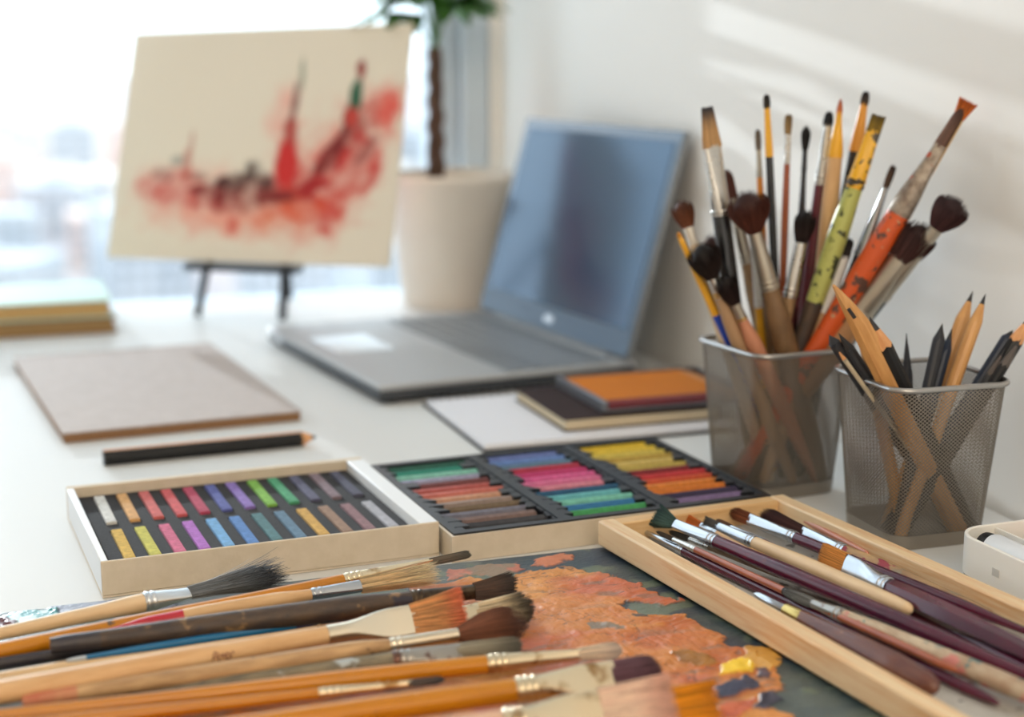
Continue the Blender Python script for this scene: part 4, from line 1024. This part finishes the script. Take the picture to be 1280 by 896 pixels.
o = uvthing('pencil_tin', 'shallow metal tin of orange pencils lying open on the dark book', 'tin', .474, 1.150, .0168)
TW, TD = .135, .110
b = MB(); b.box(0, TW, 0, TD, 0, .0010); build('tin_floor', b, mat('tin_dark', (70, 60, 60), .4, metal=.6), o)
b = MB(); b.box(0, .004, 0, TD, .001, .0100); b.box(0, TW, TD - .0012, TD, .001, .0100); b.box(TW - .0012, TW, 0, TD, .001, .010); b.box(0, TW, 0, .0010, .001, .0030); build('tin_wall', b, mat('tin_silver', (150, 152, 158), .3, metal=.8), o, bevel=.0004)
ORP = mat('orange_pencil_paint', (206, 122, 18), .45); MAR = mat('maroon_pencil_paint', (120, 28, 36), .35, coat=.3)
def tin_pencil(m, label, k):
    r = uvthing('colour_pencil', label, 'pencil', .4795, 1.150 + .0052 + k * .0093, .0168 + .0058, 0, 'pencils in the tin')
    b_ = MB(); rr = .0044
    def rg_(x, k_): return [(x, rr * k_ * math.cos(math.pi / 3 * (i + .5)), rr * k_ * math.sin(math.pi / 3 * (i + .5))) for i in range(6)]
    b_.loft([rg_(0, .9), rg_(.0008, 1), rg_(.108, 1)]); build('body', b_, m, r, smooth=20)
    b_ = MB(); b_.loft([rg_(.108, 1), rg_(.121, .3)]); build('sharpened_wood', b_, PWOOD, r)
    b_ = MB(); b_.loft([rg_(.121, .3), rg_(.125, .05)]); build('lead', b_, m, r)
ordn = ['front', 'second', 'third', 'fourth', 'fifth', 'sixth', 'seventh', 'eighth', 'ninth', 'tenth', 'last']
for k in range(11):
    if k == 0: tin_pencil(MAR, 'maroon pencil at the front edge of the metal tin', 0)
    else: tin_pencil(ORP, 'orange pencil in the metal tin, %s row counted from the maroon one' % ordn[k], k)

# ------------------------------------------------------------------ the laptop
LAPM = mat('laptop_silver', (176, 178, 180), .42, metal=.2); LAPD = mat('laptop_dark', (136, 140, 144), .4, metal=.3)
SCRN = mat('laptop_screen', (40, 66, 92), .15, spec=.95)
SCRN.node_tree.nodes['Principled BSDF'].inputs['Specular Tint'].default_value = (.42, .68, 1.0, 1)
lp = uvthing('laptop', 'silver laptop opened with a dark blank screen, standing between plant pot and notebook', 'laptop', .436, 1.488, 0, R_(7))
LW, LD, LT = .332, .262, .018
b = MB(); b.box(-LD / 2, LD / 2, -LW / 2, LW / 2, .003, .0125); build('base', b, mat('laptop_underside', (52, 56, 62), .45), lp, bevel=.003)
b = MB(); b.box(-LD / 2, LD / 2, -LW / 2, LW / 2, .0126, LT); dk = build('keyboard_deck', b, LAPM, lp, bevel=.0018)
for sx in (-1, 1):
    for sy in (-1, 1):
        q = MB(); q.loft([[(math.cos(i * .785) * .006 + sx * .115, math.sin(i * .785) * .006 + sy * .15, z) for i in range(8)] for z in (.0001, .0032)]); build('foot', q, PBLACK, lp)
b = MB(); b.box(-LD / 2 + .018, -LD / 2 + .078, -.01, .082, LT, LT + .0004); build('touchpad', b, mat('touchpad_metal', (190, 192, 194), .2, metal=.6), lp, bevel=.0002)
b = MB()
for r_ in range(6):
    for c_ in range(15):
        x = .098 - r_ * .0185; y = -.150 + c_ * .0203
        b.box(x - .0078, x + .0078, y - .0086, y + .0086, LT, LT + .0013)
build('keyboard', b, LAPD, lp)
lid = bpy.data.objects.new('lid', None); C.objects.link(lid); lid.parent = lp
lid.location = (LD / 2 - .012, 0, LT + .003)
TILT = R_(16)
# lid panel: local z up along the lid, local x its back
b = MB(); b.box(.0, .007, -LW / 2, LW / 2, 0, .222)
lid_mesh = build('lid_shell', b, LAPD, None, bevel=.002)
bpy.data.objects.remove(lid)
lid_mesh.name = 'lid'; lid_mesh.parent = lp; lid_mesh.matrix_local = Matrix.Translation((LD / 2 - .012, 0, LT + .0022)) @ Matrix.Rotation(TILT, 4, 'Y')
b = MB(); b.box(-.0012, 0, -LW / 2 + .012, LW / 2 - .012, .026, .211); build('screen', b, SCRN, lid_mesh, bevel=.0003)
b = MB(); b.box(-.0008, 0, -LW / 2 + .001, LW / 2 - .001, .002, .0258); b.box(-.0008, 0, -LW / 2 + .001, -LW / 2 + .0118, .0258, .221); b.box(-.0008, 0, LW / 2 - .0118, LW / 2 - .001, .0258, .221); b.box(-.0008, 0, -LW / 2 + .0118, LW / 2 - .0118, .2112, .221)
build('bezel', b, mat('bezel_blue_grey', (66, 92, 118), .35), lid_mesh)
b = MB(); b.loft([[(x, .0 + .011 * math.cos(i * math.pi / 8), .0135 + .004 * math.sin(i * math.pi / 8)) for i in range(16)] for x in (-.0008, -.0013)]); o = build('badge', b, SILV, lid_mesh); o['label'] = 'small shiny oval badge'
b = MB(); b.tube([(LD / 2 - .008, -LW / 2 + .04, LT + .001), (LD / 2 - .008, LW / 2 - .04, LT + .001)], .0035, 10); build('hinge', b, LAPD, lp)

# ------------------------------------------------------------------ easel with the watercolour
Mx = (at(253, 395) + at(362, 400)) / 2
aw = Vector((.970, -.244, 0)).normalized(); bw = Vector((.244, .970, 0)).normalized()
erot = math.atan2(aw.y, aw.x)
BLK = mat('black_painted_wood', (34, 36, 42), .5)
SZ, SH, LEAN = .066, .283, R_(20.5)
e = thing('table_easel', 'small black tabletop easel standing at the window behind the kraft pad', 'easel', (Mx.x, Mx.y, 0), erot)
def leg(name, a, c_, w=.0075):
    q = MB(); q.tube([a, c_], w / 1.4, 4); return build(name, q, BLK, e, smooth=0)
sl = math.tan(LEAN)
# local axes: x along the bar, y away from the viewer
def lean(x, z, off=0): return (x, (z - SZ) * sl + off, z)
leg('leg', (-.053, -.018, .003), lean(-.035, .24, .012)); leg('leg', (.053, -.018, .003), lean(.035, .24, .012)); leg('leg', (0, .135, .003), lean(0, .236, .024))
b = MB(); b.box(-.070, .070, -.016, .012, SZ - .010, SZ - .002); build('ledge', b, BLK, e, bevel=.001)
b = MB(); b.box(-.045, .045, .052, .060, .200, .214); build('crossbar', b, BLK, e)
def watercolour():
    nx, ny = 260, 210; Wd = .354
    xs = np.linspace(0, 1, nx); ys = np.linspace(0, 1, ny); X, Y = np.meshgrid(xs, ys)
    col = np.ones((ny, nx, 3)) * L3((234, 224, 206))
    n1 = fbm(X * 9, Y * 8, 5, 5); n2 = fbm(X * 26, Y * 24, 4, 15); wx = (fbm(X * 7, Y * 7, 4, 25) - .5); wy = (fbm(X * 7, Y * 7, 4, 35) - .5)
    n3 = sst(.34, .62, fbm(X * 24 + wx * 3, Y * 13, 4, 45))
    def S(px, py): return ((px - 152) / 350.0, (322 - py) / 284.0)
    def blob(px, py, rx, ry, c, al, rot=0, rag=.9, soft=.35):
        nonlocal col
        cx, cy = S(px, py); dx = (X - cx + wx * .10 * rag); dy = (Y - cy + wy * .10 * rag); ca, sa = math.cos(rot), math.sin(rot)
        ex = (dx * ca + dy * sa * .8) / (rx / 350.0); ey = (-dx * sa / .8 + dy * ca) / (ry / 284.0)
        d = np.sqrt(ex * ex + ey * ey) + (n2 - .5) * .8 * rag
        a_ = (sst(1 + soft * .5, 1 - soft, d) * al * (.55 + .9 * (n1 - .1)) * (1 if rag < .5 else (.66 + .5 * n3)))[..., None]; a_ = np.clip(a_, 0, 1)
        col = col * (1 - a_) + L3(c) * a_
    PK, RD, DR, OR_ = (228, 132, 118), (206, 48, 46), (128, 44, 42), (226, 116, 76)
    for a in ((235, 232, 62, 30, PK, .7, 0), (330, 258, 120, 34, PK, .75, .05), (420, 215, 80, 58, PK, .9, .9), (470, 150, 34, 40, PK, .9, .5), (290, 262, 90, 26, (238, 170, 150), .7, 0),
              (370, 262, 70, 28, OR_, .6, .1), (355, 150, 22, 40, (236, 150, 136), .6, 0)):
        blob(*a, soft=.9)
    for a in ((215, 225, 34, 18, RD, .65, .2), (255, 245, 60, 16, RD, .7, -.05), (335, 240, 80, 20, DR, .75, .1), (315, 226, 34, 14, (120, 66, 58), .8, .2), (400, 215, 46, 22, RD, .85, .7),
              (440, 170, 22, 42, DR, .6, -.5), (450, 200, 30, 40, RD, .7, -.4), (480, 135, 18, 26, (226, 84, 72), .8, 0), (420, 250, 30, 22, RD, .6, .5), (380, 250, 40, 20, (224, 92, 60), .7, 0)):
        blob(*a, soft=.6)
    for a in ((296, 226, 30, 9, (84, 50, 46), 1.2, .2), (322, 214, 13, 15, (70, 48, 44), 1.1, -.2), (340, 226, 16, 10, (90, 50, 46), 1.1, -.3), (275, 240, 30, 9, DR, 1.2, 0), (350, 246, 34, 9, DR, 1.1, .1), (410, 200, 30, 12, DR, 1.1, .8),
              (430, 160, 9, 34, DR, 1.1, -.3), (458, 190, 8, 26, DR, .9, -.5), (395, 232, 22, 12, (170, 40, 40), 1.1, .4), (460, 140, 10, 16, (206, 70, 60), .9, 0), (210, 215, 14, 10, DR, .6, 0), (255, 222, 14, 8, (120, 70, 60), .8, 0),
              (420, 272, 8, 16, RD, .5, .2), (300, 275, 6, 14, RD, .4, 0), (350, 278, 7, 16, OR_, .5, 0), (470, 222, 10, 20, RD, .6, -.6)):
        blob(*a, rag=.8, soft=.45)
    for a in ((364, 205, 16, 34, RD, 1.3, 0), (367, 165, 9, 20, (176, 60, 54), 1.0, 0), (368, 130, 5, 26, (120, 70, 64), .9, 0), (374, 95, 3.5, 24, (126, 140, 116), .9, 0), (240, 205, 6, 24, (186, 88, 72), .8, 0), (243, 178, 3, 18, (190, 130, 110), .7, 0),
              (441, 122, 8, 22, (42, 96, 72), 1.2, 0), (444, 92, 6, 12, (150, 50, 46), 1.1, 0), (438, 150, 10, 14, (196, 70, 60), 1.0, 0), (228, 200, 10, 8, (110, 120, 116), .6, 0)):
        blob(*a, rag=.25, soft=.4)
    XX = (X - .49) * Wd; yy = Y * SH; bow = .006 * np.sin(X * np.pi) * Y + .004 * (fbm(X * 2, Y * 2, 2, 8) - .5)
    Zc = SZ + yy * math.cos(LEAN) + .011 * (X - .35) * Y; Yc = yy * math.sin(LEAN) - bow - .004
    s_ = thing('painting', 'cream paper with a loose red watercolour of towers, propped on the black easel', 'painting', (Mx.x, Mx.y, 0), erot)
    o = grid_mesh('paper_sheet', XX, Yc, Zc, col, SHEETV, s_)
    md = o.modifiers.new('solid', 'SOLIDIFY'); md.thickness = .0012; md.offset = 1
watercolour()

# ------------------------------------------------------------------ pot and braided plant
pc = at(548, 388) ; pc = Vector((-.0735, 1.906, 0))
pp = thing('plant_pot', 'large beige white tapered flower pot between painting and laptop', 'flower pot', pc)
b = MB(); n = 56; PH = .1615
def cr(r_, z): return [(r_ * math.cos(2 * math.pi * i / n), r_ * math.sin(2 * math.pi * i / n), z) for i in range(n)]
b.loft([cr(.059, .0004), cr(.061, .002), cr(.0795, PH - .012), cr(.0815, PH - .010), cr(.0818, PH - .001), cr(.081, PH), cr(.0775, PH), cr(.0765, PH - .012), cr(.074, PH - .02)], caps=False)
b.f.append(tuple(reversed(range(n)))); b.mi.append(0)
build('pot_body', b, mat('beige_ceramic', (238, 230, 218), .5, col2=(232, 222, 210), nscale=10), pp, smooth=50)
b = MB(); b.loft([cr(.073, PH - .030), cr(.0735, PH - .020)]); o = build('soil', b, mat('soil', (70, 54, 42), .95, bump=1, bscale=120, bdist=.004), pp)
tp = thing('braided_plant', 'money tree with braided brown trunk and green leaves growing from the beige pot', 'plant', pc + Vector((-.019, 0, PH - .0198)))
TH = .168
for k in range(3):
    b = MB(); pts = []; rr = []
    for i in range(60):
        q = i / 59; a = 2 * math.pi * (k / 3 + q * 1.9); R = .0062 * (1 - .2 * q) * (1.0 if q > .05 else .8)
        pts.append((R * math.cos(a), R * math.sin(a), q * TH)); rr.append(.0060 * (1 - .25 * q) * (1 + .12 * math.sin(q * 40 + k)))
    b.tube(pts, rr, 10); build('stem', b, mat('plant_bark', (96, 72, 56), .8, col2=(70, 50, 40), nscale=120, bump=.8, bscale=150), tp, smooth=60)
LEAFM = mat('leaf_green', (72, 124, 44), .4, col2=(54, 100, 36), nscale=30, sub=.1)
rl = random.Random(3)
for k in range(9):
    a = k * 2.4 + 3.6; bz = TH - .01 + .018 * (k % 4); el = rl.uniform(.9, 1.35); Ls = rl.uniform(.035, .08)
    d = Vector((math.cos(a) * math.cos(el), math.sin(a) * math.cos(el), math.sin(el)))
    hub = Vector((0, 0, bz)) + d * Ls
    b = MB(); b.tube([(0, 0, TH - .004), Vector((0, 0, bz)) + d * Ls * .5 + Vector((0, 0, .006)), hub], .0012, 6)
    st_ = build('leaf_stalk', b, LEAFM, tp)
    b = MB()
    for j in range(5):
        aa = a + (j - 2) * .65; ld = Vector((math.cos(aa), math.sin(aa), -.25 + .3 * math.cos((j - 2) * .6))).normalized(); sd_ = ld.cross(Vector((0, 0, 1))).normalized()
        LL = rl.uniform(.055, .085) * (1 - .12 * abs(j - 2)); vs_ = []; fs_ = []
        for i in range(7):
            q = i / 6; w = .0135 * math.sin(math.pi * min(1, q * .92 + .05)) ** .8 + .0004
            c_ = hub + ld * LL * q + Vector((0, 0, -.018 * q * q))
            vs_ += [c_ - sd_ * w + Vector((0, 0, .003 * math.sin(q * 3))), c_, c_ + sd_ * w + Vector((0, 0, .003 * math.sin(q * 3)))]
        for i in range(6):
            for m_ in range(2): fs_.append((i * 3 + m_, i * 3 + m_ + 1, i * 3 + m_ + 4, i * 3 + m_ + 3))
        b.add(vs_, fs_)
    build('leaflets', b, LEAFM, tp, solid=.0006)

# ------------------------------------------------------------------ white marker case at the right edge
MZ = .0335
cpt = at(1203, 668, MZ); cu, cv = toUV(cpt)
mc = uvthing('marker_case', 'white plastic marker case with rounded corner at the right edge beside the pencil cup', 'case', cu, cv + .012, 0, R_(2))
CWX, CLY, cr_ = .085, .150, .020
WPL = mat('white_plastic', (250, 247, 241), .4, sub=.05)
def rr_path(x0_, x1_, y0_, y1_, r_, n_=7):
    P = []
    for (cx, cy, a0) in ((x1_ - r_, y1_ - r_, 0), (x0_ + r_, y1_ - r_, 90), (x0_ + r_, y0_ + r_, 180), (x1_ - r_, y0_ + r_, 270)):
        for i in range(n_ + 1):
            a = math.radians(a0 + 90 * i / n_); P.append((cx + r_ * math.cos(a), cy + r_ * math.sin(a)))
    return P
po = rr_path(0, CWX, -CLY, 0, cr_); pi_ = rr_path(.0022, CWX - .0022, -CLY + .0022, -.0022, cr_ - .0022)
b = MB(); b.loft([[(x, y, .0105) for x, y in po], [(x, y, MZ) for x, y in po], [(x, y, MZ) for x, y in pi_], [(x, y, .0125) for x, y in pi_]], caps=False)
n_ = len(po); o0 = len(b.v); b.v += [(x, y, .0105) for x, y in po] + [(x, y, .0125) for x, y in pi_]; b.c += [(1, 1, 1)] * (2 * n_)
b.f += [tuple(o0 + i for i in reversed(range(n_))), tuple(o0 + n_ + i for i in range(n_))]; b.mi += [0, 0]
build('case_shell', b, WPL, mc, smooth=30, bevel=.0005)
pb = rr_path(.001, CWX - .001, -CLY + .001, -.001, cr_ - .001)
b = MB(); b.loft([[(x, y, .0002) for x, y in pb], [(x, y, .0104) for x, y in pb]]); o = build('case_base', b, PBLACK, mc); o['label'] = 'black base'
b = MB(); b.box(.0300, .0315, -CLY + .0025, -.0025, .0126, MZ - .002); b.box(.058, .0595, -CLY + .0025, -.0025, .0126, MZ - .002); build('divider', b, WPL, mc)
b = MB(); b.box(-.0004, .0002, -.046, -.040, .018, .0225); o = build('clip_notch', b, mat('light_grey_plastic', (206, 204, 200), .4), mc); o['label'] = 'small clip notch'
def marker(label, x, capm, capc, y_end, z=.0255):
    c_ = uv(cu, cv + .012); ca, sa = math.cos(ANG + R_(2)), math.sin(ANG + R_(2))
    loc = Vector((c_.x + x * ca - (y_end) * sa, c_.y + x * sa + (y_end) * ca, z))
    r = thing('marker_pen', label, 'marker', loc, ANG + R_(2))
    q = MB(); q.loft([[(R * math.cos(i * math.pi / 10), y, R * math.sin(i * math.pi / 10)) for i in range(20)] for y, R in ((-.009, .0084), (-.011, .0088), (-.118, .0088), (-.120, .0080))][::-1]); build('barrel', q, mat('white_barrel', (232, 236, 242), .3), r, smooth=50)
    q = MB(); q.loft([[(R * math.cos(i * math.pi / 10), y, R * math.sin(i * math.pi / 10)) for i in range(20)] for y, R in ((0, .0055), (-.0015, .0074), (-.0090, .0080))][::-1]); o_ = build('cap', q, capm, r, smooth=50); o_['label'] = capc
marker('white marker with black end lying in the near compartment of the marker case', .0165, PBLACK, 'black end cap', -.010)
marker('white marker with red end lying in the middle compartment of the marker case', .0455, REDH, 'red end cap', -.022)
marker('white marker with green end lying in the far compartment of the marker case', .0710, mat('soft_green', (150, 190, 120), .4), 'soft green end cap', -.010)
